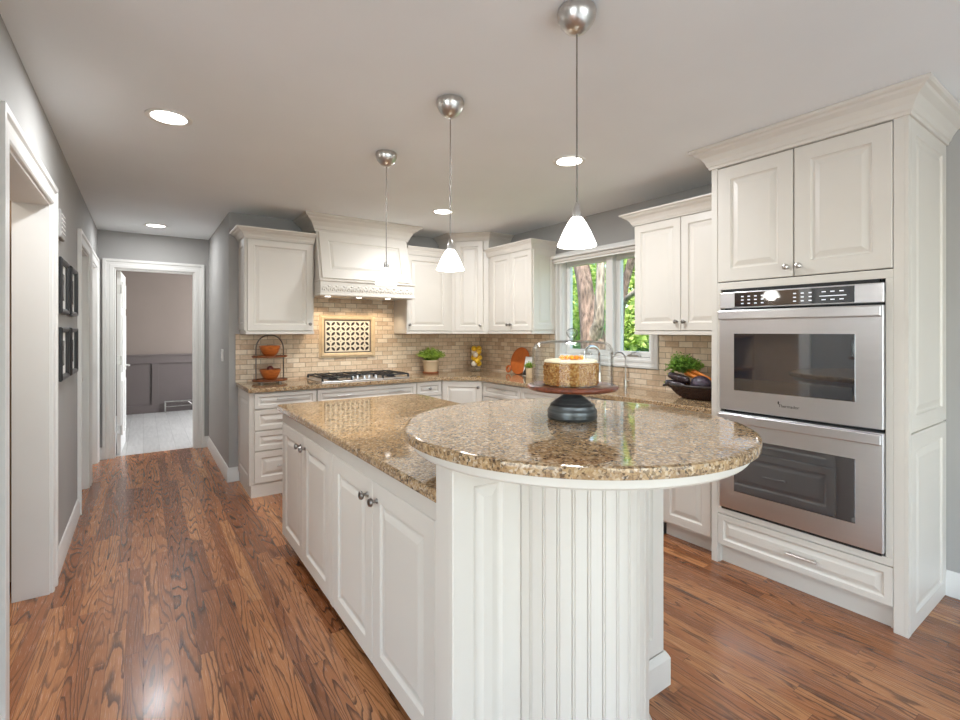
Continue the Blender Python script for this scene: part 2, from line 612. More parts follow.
    def panel(self, x0, z0, x1, z1, y, t=0.02, stile=0.055, field=0.026, rec=0.010):
        """raised-panel door, front facing -Y, back at y"""
        f = y - t
        rings = [(0, y), (0, f + 0.003), (0.003, f), (stile, f), (stile + 0.005, f + rec * 0.7), (stile + 0.010, f + rec), (stile + 0.016, f + rec), (stile + 0.016 + field, f + 0.002)]
        vs, fs = [], []
        for i, yy in rings:
            vs += [(x0 + i, yy, z0 + i), (x1 - i, yy, z0 + i), (x1 - i, yy, z1 - i), (x0 + i, yy, z1 - i)]
        for r in range(len(rings) - 1):
            for k in range(4):
                k2 = (k + 1) % 4
                fs.append((r * 4 + k, r * 4 + k2, r * 4 + 4 + k2, r * 4 + 4 + k))
        q = (len(rings) - 1) * 4
        fs.append((q, q + 1, q + 2, q + 3))
        fs.append((3, 2, 1, 0))
        return self.add(vs, fs)

    def build(self, name, mat, parent=None, bevel=0.0, smooth=None, loc=(0, 0, 0), rot=(0, 0, 0), seg=2):
        me = bpy.data.meshes.new(name)
        me.from_pydata(self.v, [], self.f)
        me.update()
        bm = bmesh.new()
        bm.from_mesh(me)
        bmesh.ops.recalc_face_normals(bm, faces=bm.faces)
        bm.to_mesh(me)
        bm.free()
        o = bpy.data.objects.new(name, me)
        if mat is not None:
            me.materials.append(mat if not isinstance(mat, str) else M[mat])
        COL.objects.link(o)
        o.location = loc
        o.rotation_euler = rot
        if parent is not None:
            o.parent = parent
        if smooth is not None:
            for p in me.polygons:
                p.use_smooth = True
            me.set_sharp_from_angle(angle=R(smooth))
        if bevel:
            b = o.modifiers.new('bevel', 'BEVEL')
            b.width = bevel
            b.segments = seg
            b.limit_method = 'ANGLE'
            b.angle_limit = R(40)
        return o


def tag(o, label, cat, group=None):
    o['label'] = label
    o['category'] = cat
    if group:
        o['group'] = group
    return o


def thing(name, label, cat, loc=(0, 0, 0), rz=0.0, group=None):
    o = bpy.data.objects.new(name, None)
    o.empty_display_size = 0.1
    COL.objects.link(o)
    o.location = loc
    o.rotation_euler = (0, 0, rz)
    return tag(o, label, cat, group)


def struct(o):
    o['kind'] = 'structure'
    return o


def copy_tree(o, parent=None):
    c = o.copy()
    COL.objects.link(c)
    if parent is not None:
        c.parent = parent
    for ch in list(o.children):
        copy_tree(ch, c)
    return c


def xy(a, b, h):
    return (a, b, h)


# ------------------------------------------------------------------ dimensions of the room
XL, XW, YW, YE, ZC = -0.406, 3.47, 4.96, 6.62, 2.485
XH = 0.645                       # hall right wall

# ------------------------------------------------------------------ room shell
struct(MB().box(-3.5, -1.0, -0.08, 3.6, YE + 0.06, 0).build('floor', 'oak'))
struct(MB().box(-3.5, -3.6, -0.08, 3.6, -1.0, 0).build('floor_unseen_bounce', 'bouncefloor'))  # unseen floor, made pale as an added reflector for the ceiling
struct(MB().box(-2.2, YE + 0.06, -0.08, 2.6, 10.1, 0).build('floor_back_room', 'grayfloor'))
struct(MB().box(-3.5, -3.6, ZC, 3.6, 10.1, ZC + 0.12).build('ceiling', 'ceiling'))

# left hall wall with three door openings (y ranges)
OPN = [(2.36, 3.39, 2.06), (4.80, 5.47, 2.06), (5.72, 6.44, 2.06)]
TL = 0.145
w = MB()
ys = [1.75] + [v for a, b, _ in OPN for v in (a, b)] + [YE + 0.12]
for i in range(0, len(ys), 2):
    w.box(XL - TL, ys[i], 0, XL, ys[i + 1], ZC)
for a, b, h in OPN:
    w.box(XL - TL, a, h, XL, b, ZC)
struct(w.build('wall_left', 'gray'))
struct(MB().box(-3.5, 1.75, 0, XL - TL, 1.87, ZC).build('wall_breakfast_side', 'gray'))
# end of the hall, with the doorway to the back room
DX0, DX1, DH = -0.262, 0.498, 2.08
w = MB().box(XL, YE, 0, DX0, YE + 0.12, ZC).box(DX1, YE, 0, XH, YE + 0.12, ZC).box(DX0, YE, DH, DX1, YE + 0.12, ZC)
w.box(-2.2, YE, 0, XL - TL, YE + 0.12, ZC).box(XH + 0.12, YE, 0, 2.6, YE + 0.12, ZC)
struct(w.build('wall_hall_end', 'gray'))
struct(MB().box(XH, YW, 0, XH + 0.12, YE + 0.12, ZC).build('wall_hall_right', 'gray'))
struct(MB().box(XH + 0.12, YW, 0, XW + 0.14, YW + 0.12, ZC).build('wall_back', 'gray'))
# right wall with the sink window
WY0, WY1, WZ0, WZ1 = 2.47, 3.52, 1.15, 2.10
w = MB().box(XW, -3.6, 0, XW + 0.14, WY0, ZC).box(XW, WY1, 0, XW + 0.14, YW, ZC)
w.box(XW, WY0, 0, XW + 0.14, WY1, WZ0).box(XW, WY0, WZ1, XW + 0.14, WY1, ZC)
struct(w.build('wall_right', 'gray'))
# breakfast end of the room behind the camera: rear and side walls with wide windows
w = MB().box(-3.5, -3.6, 0, -1.1, -3.48, ZC).box(3.1, -3.6, 0, XW, -3.48, ZC).box(-1.1, -3.6, 0, 3.1, -3.48, 0.35).box(-1.1, -3.6, 2.35, 3.1, -3.48, ZC)
struct(w.build('wall_rear', 'gray'))
w = MB().box(-3.5, -3.48, 0, -3.38, -2.4, ZC).box(-3.5, 0.6, 0, -3.38, 1.75, ZC).box(-3.5, -2.4, 0, -3.38, 0.6, 0.35).box(-3.5, -2.4, 2.35, -3.38, 0.6, ZC)
struct(w.build('wall_breakfast_left', 'gray'))


def grid_window(name, mp, L, z0, z1, n):
    m = MB()
    def b(a0, d0, c0, a1, d1, c1):
        p = [mp(a0, d0, c0), mp(a1, d1, c1)]
        m.box(*p[0], *p[1])
    b(0, 0, z0, L, 0.06, z0 + 0.06)
    b(0, 0, z1 - 0.06, L, 0.06, z1)
    for k in range(n + 1):
        c = L * k / n
        b(max(0, c - 0.04), 0, z0 + 0.06, min(L, c + 0.04), 0.06, z1 - 0.06)
    o = struct(m.build(name, 'trim'))
    g = MB()
    p = [mp(0.05, 0.025, z0 + 0.05), mp(L - 0.05, 0.031, z1 - 0.05)]
    g.box(*p[0], *p[1]).build('glass', 'pane', o)


grid_window('window_2', lambda a, d, c: (-1.1 + a, -3.55 + d, c), 4.2, 0.35, 2.35, 4)
grid_window('window_3', lambda a, d, c: (-3.47 + d, -2.4 + a, c), 3.0, 0.35, 2.35, 3)
# pantry behind the first doorway
w = MB().box(-1.5, 1.87, 0, -1.42, 3.75, ZC).box(-1.42, 3.67, 0, XL - TL, 3.75, ZC)
struct(w.build('wall_pantry', 'beige'))
# rooms behind the second and third doorway stay closed by doors; back room walls
w = MB().box(-2.3, YE + 0.12, 0, -2.2, 10.0, ZC).box(2.6, YE + 0.12, 0, 2.7, 7.3, ZC).box(2.6, 9.1, 0, 2.7, 10.0, ZC).box(2.6, 7.3, 0, 2.7, 9.1, 0.7).box(2.6, 7.3, 2.3, 2.7, 9.1, ZC)
struct(w.build('wall_back_room_sides', 'taupe'))
struct(MB().box(-2.3, 9.95, 0, 2.7, 10.07, ZC).build('wall_back_room', 'taupe'))
# board-and-frame wainscot on the far wall
w = MB().box(-2.2, 9.935, 0, 2.6, 9.95, 0.98)
w.box(-2.2, 9.91, 0.0, 2.6, 9.935, 0.14).box(-2.2, 9.91, 0.84, 2.6, 9.935, 0.965).box(-2.2, 9.895, 0.965, 2.6, 9.94, 0.995)
for x in (-1.6, -0.72, 0.17, 1.06, 1.95):
    w.box(x - 0.05, 9.91, 0.14, x + 0.05, 9.935, 0.84)
struct(w.build('trim_1', 'wainscot', bevel=0.003))


def casing_prof(wd=0.09, t=0.018):
    return [(0, 0), (0, t * 0.7), (0.008, t), (wd * 0.35, t), (wd * 0.42, t * 0.8), (wd * 0.66, t * 0.85), (wd * 0.75, t * 1.35), (wd, t * 1.35), (wd, 0)]


tn = [2]


def casing(a0, a1, h, mp, jamb, wd=0.09):
    """a0<a1 along the wall; mp(a, z, out)"""
    m = MB()
    path = [(a0, 0), (a0, h), (a1, h), (a1, 0)]
    m.sweep(path, casing_prof(wd), mp, sgn=-1)
    j = 0.012
    for (p, q) in (((a0, 0), (a0 + j, h)), ((a1 - j, 0), (a1, h)), ((a0 + j, h - j), (a1 - j, h))):
        A = mp(p[0], p[1], 0.002)
        B = mp(q[0], q[1], -jamb)
        m.box(*A, *B)
    o = struct(m.build('trim_%d' % tn[0], 'trim', bevel=0.0015))
    tn[0] += 1
    return o


lw_ = lambda a, z, t: (XL + t, a, z)
casing(2.36, 3.39, 2.06, lw_, TL, 0.105)
casing(4.80, 5.47, 2.06, lw_, TL, 0.1)
casing(5.72, 6.44, 2.06, lw_, TL, 0.09)
casing(DX0, DX1, DH, lambda a, z, t: (a, YE - t, z), 0.12, 0.1)

bb = [(0, 0), (0.016, 0), (0.016, 0.088), (0.011, 0.1), (0.011, 0.112), (0.005, 0.126), (0, 0.13)]
bbs = [('baseboard_left', [(XL, 4.70), (XL, 3.495)]), ('baseboard_left_near', [(XL, 2.255), (XL, 1.75), (-3.38, 1.75)]),
       ('baseboard_left_middle', [(XL, 5.63), (XL, 5.57)]),
       ('baseboard_hall_end', [(DX0 - 0.1, YE), (XL, YE), (XL, 6.53)]),
       ('baseboard_hall_right', [(0.73, YW), (XH, YW), (XH, YE), (DX1 + 0.1, YE)]),
       ('baseboard_right', [(XW, 0.685), (XW, -3.48)])]
for nm, path in bbs:
    sgn = 1
    P0, P1 = Vector(path[0]), Vector(path[1])
    struct(MB().sweep(path, bb, xy, sgn={'baseboard_left': -1, 'baseboard_left_near': -1, 'baseboard_left_middle': -1, 'baseboard_hall_end': -1, 'baseboard_hall_right': -1, 'baseboard_right': 1}[nm]).build(nm, 'trim', smooth=25))

# closed white doors in the second and third hall openings
for k, (a, b, h) in enumerate(OPN[1:]):
    d = struct(MB().build('door_%d' % (k + 2), None)) if False else None
    m = MB()
    rm = MB()
    W_ = b - a - 0.03
    rm.box(0, -0.0, 0.008, W_, 0.02, h - 0.016)
    for zz in ((0.12, 0.72), (0.82, 1.5), (1.58, 1.96)):
        for xx in ((0.09, W_ / 2 - 0.04), (W_ / 2 + 0.04, W_ - 0.09)):
            rm.panel(xx[0], zz[0], xx[1], zz[1], 0.0, 0.01, 0.012, 0.02, 0.008)
    o = struct(rm.build('door_%d' % (k + 2), 'trim', loc=(XL - 0.085, a + 0.015, 0), rot=(0, 0, R(90))))
    MB().lathe([(0, 0), (0.026, 0), (0.026, 0.006), (0.01, 0.01), (0.01, 0.03), (0.026, 0.038), (0.028, 0.05), (0.018, 0.06), (0, 0.062)], (W_ - 0.07, -0.0, 0.97), 20, '-y').build('door_knob', 'nickel', o, smooth=40)

# open six-panel door at the end of the hall, swung into the back room
m = MB()
LW = 0.735
m.box(0, 0, 0.008, LW, 0.035, DH - 0.018)
for zz in ((0.2, 0.82), (0.92, 1.58), (1.66, 1.95)):
    for xx in ((0.1, LW / 2 - 0.045), (LW / 2 + 0.045, LW - 0.1)):
        m.panel(xx[0], zz[0], xx[1], zz[1], 0.0, 0.012, 0.004, 0.03, 0.008)
door1 = struct(m.build('door_1', 'trim', loc=(DX0 + 0.055, YE + 0.125, 0), rot=(0, 0, R(88)), bevel=0.002))
# the face with x-positive normal is local -Y
k = MB().lathe([(0, 0), (0.028, 0), (0.028, 0.008), (0.01, 0.012), (0.01, 0.045), (0, 0.045)], (LW - 0.07, 0, 0.97), 20, '-y')
k.tube([(LW - 0.07, -0.042, 0.97), (LW - 0.13, -0.045, 0.97), (LW - 0.18, -0.042, 0.968)], 0.009)
k.build('door_handle', 'nickel', door1, smooth=40)
for z in (0.28, 1.06, 1.86):
    h = MB().box(-0.003, 0.0, z - 0.05, 0.0, 0.036, z + 0.05).tube([(-0.006, -0.004, z - 0.05), (-0.006, -0.004, z + 0.05)], 0.007)
    h.build('door_hinge', 'nickel', door1)

# ------------------------------------------------------------------ sink window
wd = MB()
mpw = lambda a, z, t: (XW - t, a, z)
# mitred casing all round
wd.sweep([(WY0, WZ0), (WY0, WZ1), (WY1, WZ1), (WY1, WZ0)], casing_prof(0.075), mpw, sgn=-1, closed=True)
# jamb lining
for p, q in (((WY0, WZ0), (WY1, WZ0 + 0.012)), ((WY0, WZ1 - 0.012), (WY1, WZ1)), ((WY0, WZ0 + 0.012), (WY0 + 0.012, WZ1 - 0.012)), ((WY1 - 0.012, WZ0 + 0.012), (WY1, WZ1 - 0.012))):
    wd.box(XW - 0.002, p[0], p[1], XW + 0.138, q[0], q[1])
YM = 2.915
wd.box(XW + 0.005, YM - 0.035, WZ0 + 0.012, XW + 0.13, YM + 0.035, WZ1 - 0.012)
win = struct(wd.build('window_1', 'trim', bevel=0.0015))
for a, b in ((WY0 + 0.014, YM - 0.037), (YM + 0.037, WY1 - 0.014)):
    s = MB()
    z0, z1, x0, x1, t = WZ0 + 0.014, WZ1 - 0.014, XW + 0.05, XW + 0.095, 0.048
    s.box(x0, a, z0, x1, b, z0 + t).box(x0, a, z1 - t, x1, b, z1).box(x0, a, z0 + t, x1, a + t, z1 - t).box(x0, b - t, z0 + t, x1, b, z1 - t)
    so = s.build('sash', 'trim', win, bevel=0.004)
    MB().box(XW + 0.07, a + t - 0.005, z0 + t - 0.005, XW + 0.075, b - t + 0.005, z1 - t + 0.005).build('glass', 'pane', so)
    c = (a + b) / 2 - 0.01
    cr = MB().box(XW + 0.02, c - 0.06, WZ0 + 0.012, XW + 0.05, c + 0.06, WZ0 + 0.03)
    cr.tube([(XW + 0.02, c + 0.03, WZ0 + 0.03), (XW + 0.01, c + 0.0, WZ0 + 0.05), (XW + 0.0, c - 0.045, WZ0 + 0.055)], 0.006).sphere((XW + 0.0, c - 0.05, WZ0 + 0.057), 0.011)
    cr.build('window_crank', 'nickel', win, smooth=40)

# outside: lawn, old tree, shrubs
struct(MB().box(3.7, -6, -0.45, 22, 22, -0.35).build('lawn', 'greengrass'))
sh = thing('roller_shade', 'off-white roller shade rolled up across the top of the sink window', 'window shade', (XW - 0.02, 2.995, 2.08))
MB().box(-0.075, -0.595, 0.032, -0.005, 0.59, 0.062).build('headrail', 'trim', sh, bevel=0.006)
MB().tube([(-0.04, -0.588, 0.013), (-0.04, 0.58, 0.013)], 0.019, 16).build('shade_roll', 'fabric', sh, smooth=40)
MB().box(-0.05, -0.583, -0.018, -0.036, 0.575, -0.004).build('hem_bar', 'whitepanel', sh, bevel=0.003)


def leaves(mb, c, rad, n, size, rng, droop=0.2):
    cx, cy, cz = c
    for _ in range(n):
        while True:
            p = Vector((rng.uniform(-1, 1), rng.uniform(-1, 1), rng.uniform(-1, 1)))
            if 0.25 < p.length < 1: break
        q = Vector((cx + p.x * rad[0], cy + p.y * rad[1], cz + p.z * rad[2]))
        d = Vector((rng.gauss(0, 1), rng.gauss(0, 1), rng.gauss(-droop, 0.7))).normalized()
        s = d.cross(Vector((rng.gauss(0, 1), rng.gauss(0, 1), rng.gauss(0, 1)))).normalized()
        L = size * rng.uniform(0.6, 1.3)
        wv = s * L * 0.3
        up = d.cross(s) * L * 0.08
        mb.add([q, q + d * L * 0.45 + wv + up, q + d * L, q + d * L * 0.45 - wv + up], [(0, 1, 2, 3)])


def ray(u):
    t = (u - 480) / FPX
    a = R(YAW)
    return (math.sin(a) + t * math.cos(a), math.cos(a) - t * math.sin(a))


def at(u, v, x):
    r = ray(u)
    d = x / r[0]
    return Vector((x, d * r[1], CAM_H - d * (v - 331.5) / FPX))


rng = random.Random(3)
tree = thing('old_tree', 'thick rough-barked tree leaning just outside the sink window', 'tree', at(592, 331, 6.0) * Vector((1, 1, 0)) + Vector((0, 0, -0.35)))
tl = tree.location.copy()


def trunk_mesh(pts, rs, seed, amp):
    m = MB()
    P = [Vector(p) for p in pts]
    # resample
    Q, rr = [], []
    for i in range(len(P) - 1):
        for k in range(8):
            f = k / 8
            Q.append(P[i].lerp(P[i + 1], f))
            rr.append(rs[i] * (1 - f) + rs[i + 1] * f)
    Q.append(P[-1])
    rr.append(rs[-1])
    m.tube([q - tl for q in Q], rr, 22)
    out = []
    for v in m.v:
        v = Vector(v)
        nz = mnoise.noise(Vector((v.x * 9, v.y * 9, v.z * 2.2 + seed)))
        out.append(v * 1.0 + Vector((nz, nz * 0.6, 0)) * amp)
    m.v = [tuple(v) for v in out]
    return m


base = Vector((tl.x, tl.y, -0.36))
trunk_mesh([base + Vector((0, -0.25, 0)), at(594, 345, 6.0), at(587, 300, 6.0), at(581, 262, 6.0), at(572, 215, 6.1)], [0.36, 0.22, 0.135, 0.135, 0.14], 1.0, 0.07).build('trunk', 'bark', tree, smooth=60)
trunk_mesh([at(593, 342, 5.95), at(599, 322, 5.85), at(600, 290, 5.8), at(601, 255, 5.8), at(603, 200, 5.9)], [0.13, 0.085, 0.07, 0.06, 0.05], 4.0, 0.02).build('branch', 'barkpale', tree, smooth=60)
trunk_mesh([at(617, 350, 5.9), at(619.5, 312, 5.8), at(625, 284, 5.75), at(634, 250, 5.7), at(650, 215, 5.7)], [0.10, 0.075, 0.06, 0.055, 0.045], 8.0, 0.02).build('branch', 'bark', tree, smooth=60)
trunk_mesh([at(619.5, 310, 5.8), at(627, 298, 5.7), at(640, 288, 5.6), at(660, 270, 5.5)], [0.05, 0.04, 0.035, 0.025], 9.0, 0.01).build('branch', 'barkpale', tree, smooth=60)
lv = MB()
for u, v, x, rd, n in ((570, 275, 7.3, 0.7, 900), (572, 320, 7.2, 0.5, 700), (627, 262, 7.2, 0.6, 800), (640, 300, 7.2, 0.7, 1000), (630, 330, 7.0, 0.5, 700), (655, 250, 7.4, 0.9, 900), (610, 235, 7.5, 1.0, 900), (668, 300, 7.4, 0.8, 900)):
    p = at(u, v, x) - tl
    leaves(lv, p, (rd * 0.7, rd, rd * 0.8), n, 0.13, rng)
lv.build('foliage', 'treeleaf', tree)
for i, (u, x, h, rd, lab) in enumerate(((575, 8.6, 1.5, 1.0, 'tall green shrub behind the leaning trunk, seen at left of the window'), (618, 8.0, 1.2, 0.9, 'bushy green shrub outside, seen behind the window mullion'), (650, 7.6, 1.0, 0.95, 'bushy green shrub outside, seen low in the right window sash'), (690, 8.2, 1.6, 1.1, 'tall green shrub outside beyond the right edge of the sink window'))):
    c = at(u, 331, x)
    s = thing('shrub', lab, 'shrub', (c.x, c.y, -0.35), 0, 'shrubs outside the sink window')
    st = MB()
    for k in range(5):
        a = k * 1.3
        st.tube([(0, 0, 0), (0.15 * math.cos(a), 0.15 * math.sin(a), h * 0.5), (0.4 * math.cos(a), 0.4 * math.sin(a), h)], [0.04, 0.03, 0.015], 8)
    st.build('stem', 'bark', s)
    l2 = MB()
    leaves(l2, (0, 0, h * 0.85), (rd * 0.8, rd, h * 0.8), 2200, 0.16, rng)
    l2.build('foliage', 'shrubleaf', s)
for i in range(7):
    x, y = 12.5 + (i % 2) * 2.9, 3.0 + i * 2.2
    s = thing('background_tree', 'leafy green tree in the distance beyond the shrubs outside', 'tree', (x, y, -0.35), 0, 'distant trees outside the sink window')
    MB().tube([(0, 0, 0), (0.05, 0, 1.5), (0, 0.05, 3.0)], [0.14, 0.11, 0.06], 10).build('trunk', 'bark', s)
    l2 = MB()
    leaves(l2, (0, 0, 2.3), (1.25, 1.4, 2.2), 2200, 0.26, rng)
    l2.build('foliage', 'treeleaf' if i % 2 else 'shrubleaf', s)

# ------------------------------------------------------------------ cabinet hardware
KN = [(0, -0.002), (0.009, -0.002), (0.009, 0.002), (0.005, 0.006), (0.005, 0.015), (0.013, 0.019), (0.0155, 0.024), (0.013, 0.030), (0.006, 0.033), (0, 0.0335)]


def knob(parent, x, y, z, name='knob', mat='pewter', s=1.0):
    return MB().lathe([(r * s, h * s) for r, h in KN], (x, y, z), 20, '-y').build(name, mat, parent, smooth=40)


def pull(parent, x, y, z, L=0.13, mat='nickel'):
    m = MB().tube([(x - L / 2, y - 0.028, z), (x + L / 2, y - 0.028, z)], 0.006, 12)
    for s in (-1, 1):
        m.tube([(x + s * L * 0.38, y + 0.002, z), (x + s * L * 0.38, y - 0.028, z)], 0.0045, 10)
    return m.build('pull', mat, parent, smooth=40)


def door(parent, x0, z0, x1, z1, y, kx=None, kz=None, name='door', stile=0.055, gap=0.002, t=0.02, hw='knob', L=0.13, field=0.026, mat='pewter'):
    d = MB().panel(x0 + gap, z0 + gap, x1 - gap, z1 - gap, y, t, stile, field).build(name, 'paint', parent)
    if hw == 'knob' and kx is not None:
        knob(d, kx, y - t, kz, mat=mat)
    if hw == 'pull' and kx is not None:
        pull(d, kx, y - t, kz, L)
    return d


def side_panel(parent, y0, y1, z0, z1, x, sgn, stile=0.05):
    """raised panel on the side of a cabinet; sgn -1 faces -X, +1 faces +X; y0<y1"""
    m = MB().panel(0, z0, y1 - y0, z1, 0, 0.011, stile, 0.024, 0.007)
    if sgn < 0:
        return m.build('side_panel', 'paint', parent, loc=(x, y1, 0), rot=(0, 0, R(-90)))
    return m.build('side_panel', 'paint', parent, loc=(x, y0, 0), rot=(0, 0, R(90)))


def crown_prof(out, h):
    return [(0, 0), (out * 0.10, 0), (out * 0.14, h * 0.12), (out * 0.2, h * 0.16), (out * 0.28, h * 0.34), (out * 0.48, h * 0.58), (out * 0.74, h * 0.72),
            (out * 0.80, h * 0.80), (out * 0.93, h * 0.84), (out, h * 0.90), (out, h), (0, h)]


def crown(parent, path, z, out, h, name='crown_moulding'):
    return MB().sweep(path, [(o, z + q) for o, q in crown_prof(out, h)], xy).build(name, 'paint', parent)


FY = -0.59      # carcass front of base units (doors stand 2 cm proud)
UY = -0.31      # carcass front of wall units
CT = 0.876      # underside of worktop


def carcass(parent, w, d=FY, z1=CT, toe=0.1, rec=0.06, toemat='paint', x0=0.0):
    b = MB().box(x0, d, toe, w, -0.002, z1).build('body', 'paint', parent)
    if toe:
        MB().box(x0 + 0.001, d + rec, 0.0, w - 0.001, -0.004, toe).build('toe_kick', toemat, parent)
    return b


# ---- back wall base run (front faces the camera side, -Y)
t = thing('base_cabinet', 'cream base cabinet with four stacked drawers at the hall end of the cooktop wall', 'cabinet', (0.73, YW, 0), 0, 'cream base cabinets along the walls')
carcass(t, 0.54, rec=-0.008)
side_panel(t, FY + 0.0, -0.02, 0.1, CT, 0.0, -1, 0.07)
for i, (z0, z1, st) in enumerate(((0.735, 0.868, 0.03), (0.555, 0.73, 0.04), (0.385, 0.55, 0.04), (0.115, 0.38, 0.05))):
    door(t, 0.025, z0, 0.535, z1, FY, 0.28, z1 - 0.055 if i == 0 else (z0 + z1) / 2, 'drawer', st, hw='pull', L=0.16)
t = thing('base_cabinet', 'cream base cabinet with one wide false drawer under the cooktop', 'cabinet', (1.272, YW, 0), 0, 'cream base cabinets along the walls')
W_ = 0.99
carcass(t, W_)
d_ = door(t, 0.0, 0.725, W_, 0.868, FY, name='drawer', stile=0.035, hw=None)
pull(d_, 0.25, FY - 0.02, 0.8, 0.16)
pull(d_, 0.76, FY - 0.02, 0.8, 0.16)
door(t, 0, 0.115, W_ / 2, 0.72, FY, W_ / 2 - 0.04, 0.66)
door(t, W_ / 2, 0.115, W_, 0.72, FY, W_ / 2 + 0.04, 0.66)
t = thing('base_cabinet', 'narrow cream base cabinet with a knobbed drawer between cooktop and corner', 'cabinet', (2.264, YW, 0), 0, 'cream base cabinets along the walls')
W_ = 0.288
carcass(t, W_)
door(t, 0, 0.725, W_, 0.868, FY, W_ / 2, 0.8, 'drawer', 0.035)
door(t, 0, 0.115, W_, 0.72, FY, W_ - 0.04, 0.66)
# diagonal corner base
A0, B0 = (2.556, 4.35), (2.86, 4.046)
t = thing('base_cabinet', 'diagonal cream corner base cabinet below the jar of lemons', 'cabinet', (3.0, 4.5, 0), 0, 'cream base cabinets along the walls')
pl = [(2.556, 4.37), (2.88, 4.046), (3.466, 4.046), (3.466, YW - 0.004), (2.556, YW - 0.004)]
MB().prism([(x - 3.0, y - 4.5) for x, y in pl], 0.1, CT).build('body', 'paint', t)
pl2 = [(2.6, 4.41), (2.92, 4.09), (3.46, 4.09), (3.46, YW - 0.006), (2.6, YW - 0.006)]
MB().prism([(x - 3.0, y - 4.5) for x, y in pl2], 0, 0.1).build('toe_kick', 'paint', t)
DL = math.hypot(2.88 - 2.556, 4.37 - 4.046)
rl = (2.556 - 3.0, 4.37 - 4.5, 0)
d_ = MB().panel(0.02, 0.115, DL - 0.02, 0.868, 0, 0.02, 0.055).build('door', 'paint', t, loc=rl, rot=(0, 0, R(-45)))
knob(d_, DL - 0.055, -0.02, 0.81)

# ---- right wall base run: local x runs towards the camera, front faces -X
RR = R(-90)
t = thing('base_cabinet', 'cream base cabinet of drawers with bar pulls beside the diagonal corner unit', 'cabinet', (XW, 4.042, 0), RR, 'cream base cabinets along the walls')
carcass(t, 0.60)
for i, (z0, z1) in enumerate(((0.725, 0.868), (0.425, 0.72), (0.115, 0.42))):
    door(t, 0, z0, 0.60, z1, FY, 0.3, z0 + 0.09 if i == 0 else z1 - 0.07, 'drawer', 0.04, hw='pull', L=0.18)
t = thing('base_cabinet', 'cream sink base cabinet below the window', 'cabinet', (XW, 3.438, 0), RR, 'cream base cabinets along the walls')
b_ = MB().box(0, FY, 0.1, 0.86, -0.002, 0.66).box(0, FY, 0.66, 0.86, FY + 0.05, CT).box(0, FY + 0.05, 0.66, 0.03, -0.002, CT).box(0.83, FY + 0.05, 0.66, 0.86, -0.002, CT).build('body', 'paint', t)
MB().box(0.001, FY + 0.06, 0, 0.859, -0.004, 0.1).build('toe_kick', 'paint', t)
door(t, 0, 0.725, 0.86, 0.868, FY, name='false_front', stile=0.035)
door(t, 0, 0.115, 0.43, 0.72, FY, 0.39, 0.66)
door(t, 0.43, 0.115, 0.86, 0.72, FY, 0.47, 0.66)
t = thing('dishwasher', 'cream panelled dishwasher with a dark toe kick, behind the island bar', 'dishwasher', (XW, 2.576, 0), RR)
MB().box(0.002, FY, 0.1, 0.598, -0.002, CT).build('body', 'paint', t)
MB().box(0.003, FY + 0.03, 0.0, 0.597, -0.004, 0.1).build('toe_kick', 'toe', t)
door(t, 0, 0.115, 0.60, 0.868, FY, 0.3, 0.82, 'door', 0.06, hw='pull', L=0.3)
t = thing('base_cabinet', 'cream base cabinet with one door between the dishwasher and the oven tower', 'cabinet', (XW, 1.974, 0), RR, 'cream base cabinets along the walls')
W_ = 0.38
carcass(t, W_)
door(t, 0.02, 0.115, W_ - 0.02, 0.868, FY, 0.06, 0.8)

# ---- granite worktop of the wall cabinets, with an undermount sink
wo_ = [(0.705, 4.325), (2.545, 4.325), (2.835, 4.035), (2.835, 1.595), (XW - 0.003, 1.595), (XW - 0.003, YW - 0.003), (0.705, YW - 0.003)]
hole = [(2.95, 2.68), (3.29, 2.68), (3.29, 3.32), (2.95, 3.32)]


def slab_hole(name, outer, hl, z0, z1, mat, parent=None, bevel=0.006):
    bm = bmesh.new()
    edges = []
    for lp in (outer, hl):
        vs = [bm.verts.new((x, y, z1)) for x, y in lp]
        for i in range(len(vs)):
            edges.append(bm.edges.new((vs[i], vs[(i + 1) % len(vs)])))
    bmesh.ops.triangle_fill(bm, use_beauty=True, use_dissolve=False, edges=edges)
    r = bmesh.ops.extrude_face_region(bm, geom=list(bm.faces))
    for v in r['geom']:
        if isinstance(v, bmesh.types.BMVert):
            v.co.z = z0
    bmesh.ops.recalc_face_normals(bm, faces=bm.faces)
    me = bpy.data.meshes.new(name)
    bm.to_mesh(me)
    bm.free()
    me.materials.append(M[mat])
    o = bpy.data.objects.new(name, me)
    COL.objects.link(o)
    if parent: o.parent = parent
    if bevel:
        b = o.modifiers.new('bevel', 'BEVEL')
        b.width = bevel
        b.segments = 3
        b.limit_method = 'ANGLE'
        b.angle_limit = R(40)
    return o


o = slab_hole('countertop', wo_, hole, CT, 0.914, 'granite')
tag(o, 'speckled granite worktop running around the walls under the backsplash', 'countertop')
s = thing('sink', 'stainless undermount sink below the window, hidden behind the cake stand', 'sink', (3.12, 3.0, 0.68))
m = MB().box(-0.185, -0.335, 0.0, 0.185, 0.335, 0.006)
m.box(-0.185, -0.335, 0.006, -0.171, 0.335, 0.194).box(0.171, -0.335, 0.006, 0.185, 0.335, 0.194).box(-0.171, -0.335, 0.006, 0.171, -0.321, 0.194).box(-0.171, 0.321, 0.006, 0.171, 0.335, 0.194)
m.build('basin', 'steel', s, bevel=0.004)
MB().lathe([(0, 0.006), (0.045, 0.006), (0.045, 0.009), (0.03, 0.009), (0.0, 0.007)], n=24).build('drain', 'chrome', s)

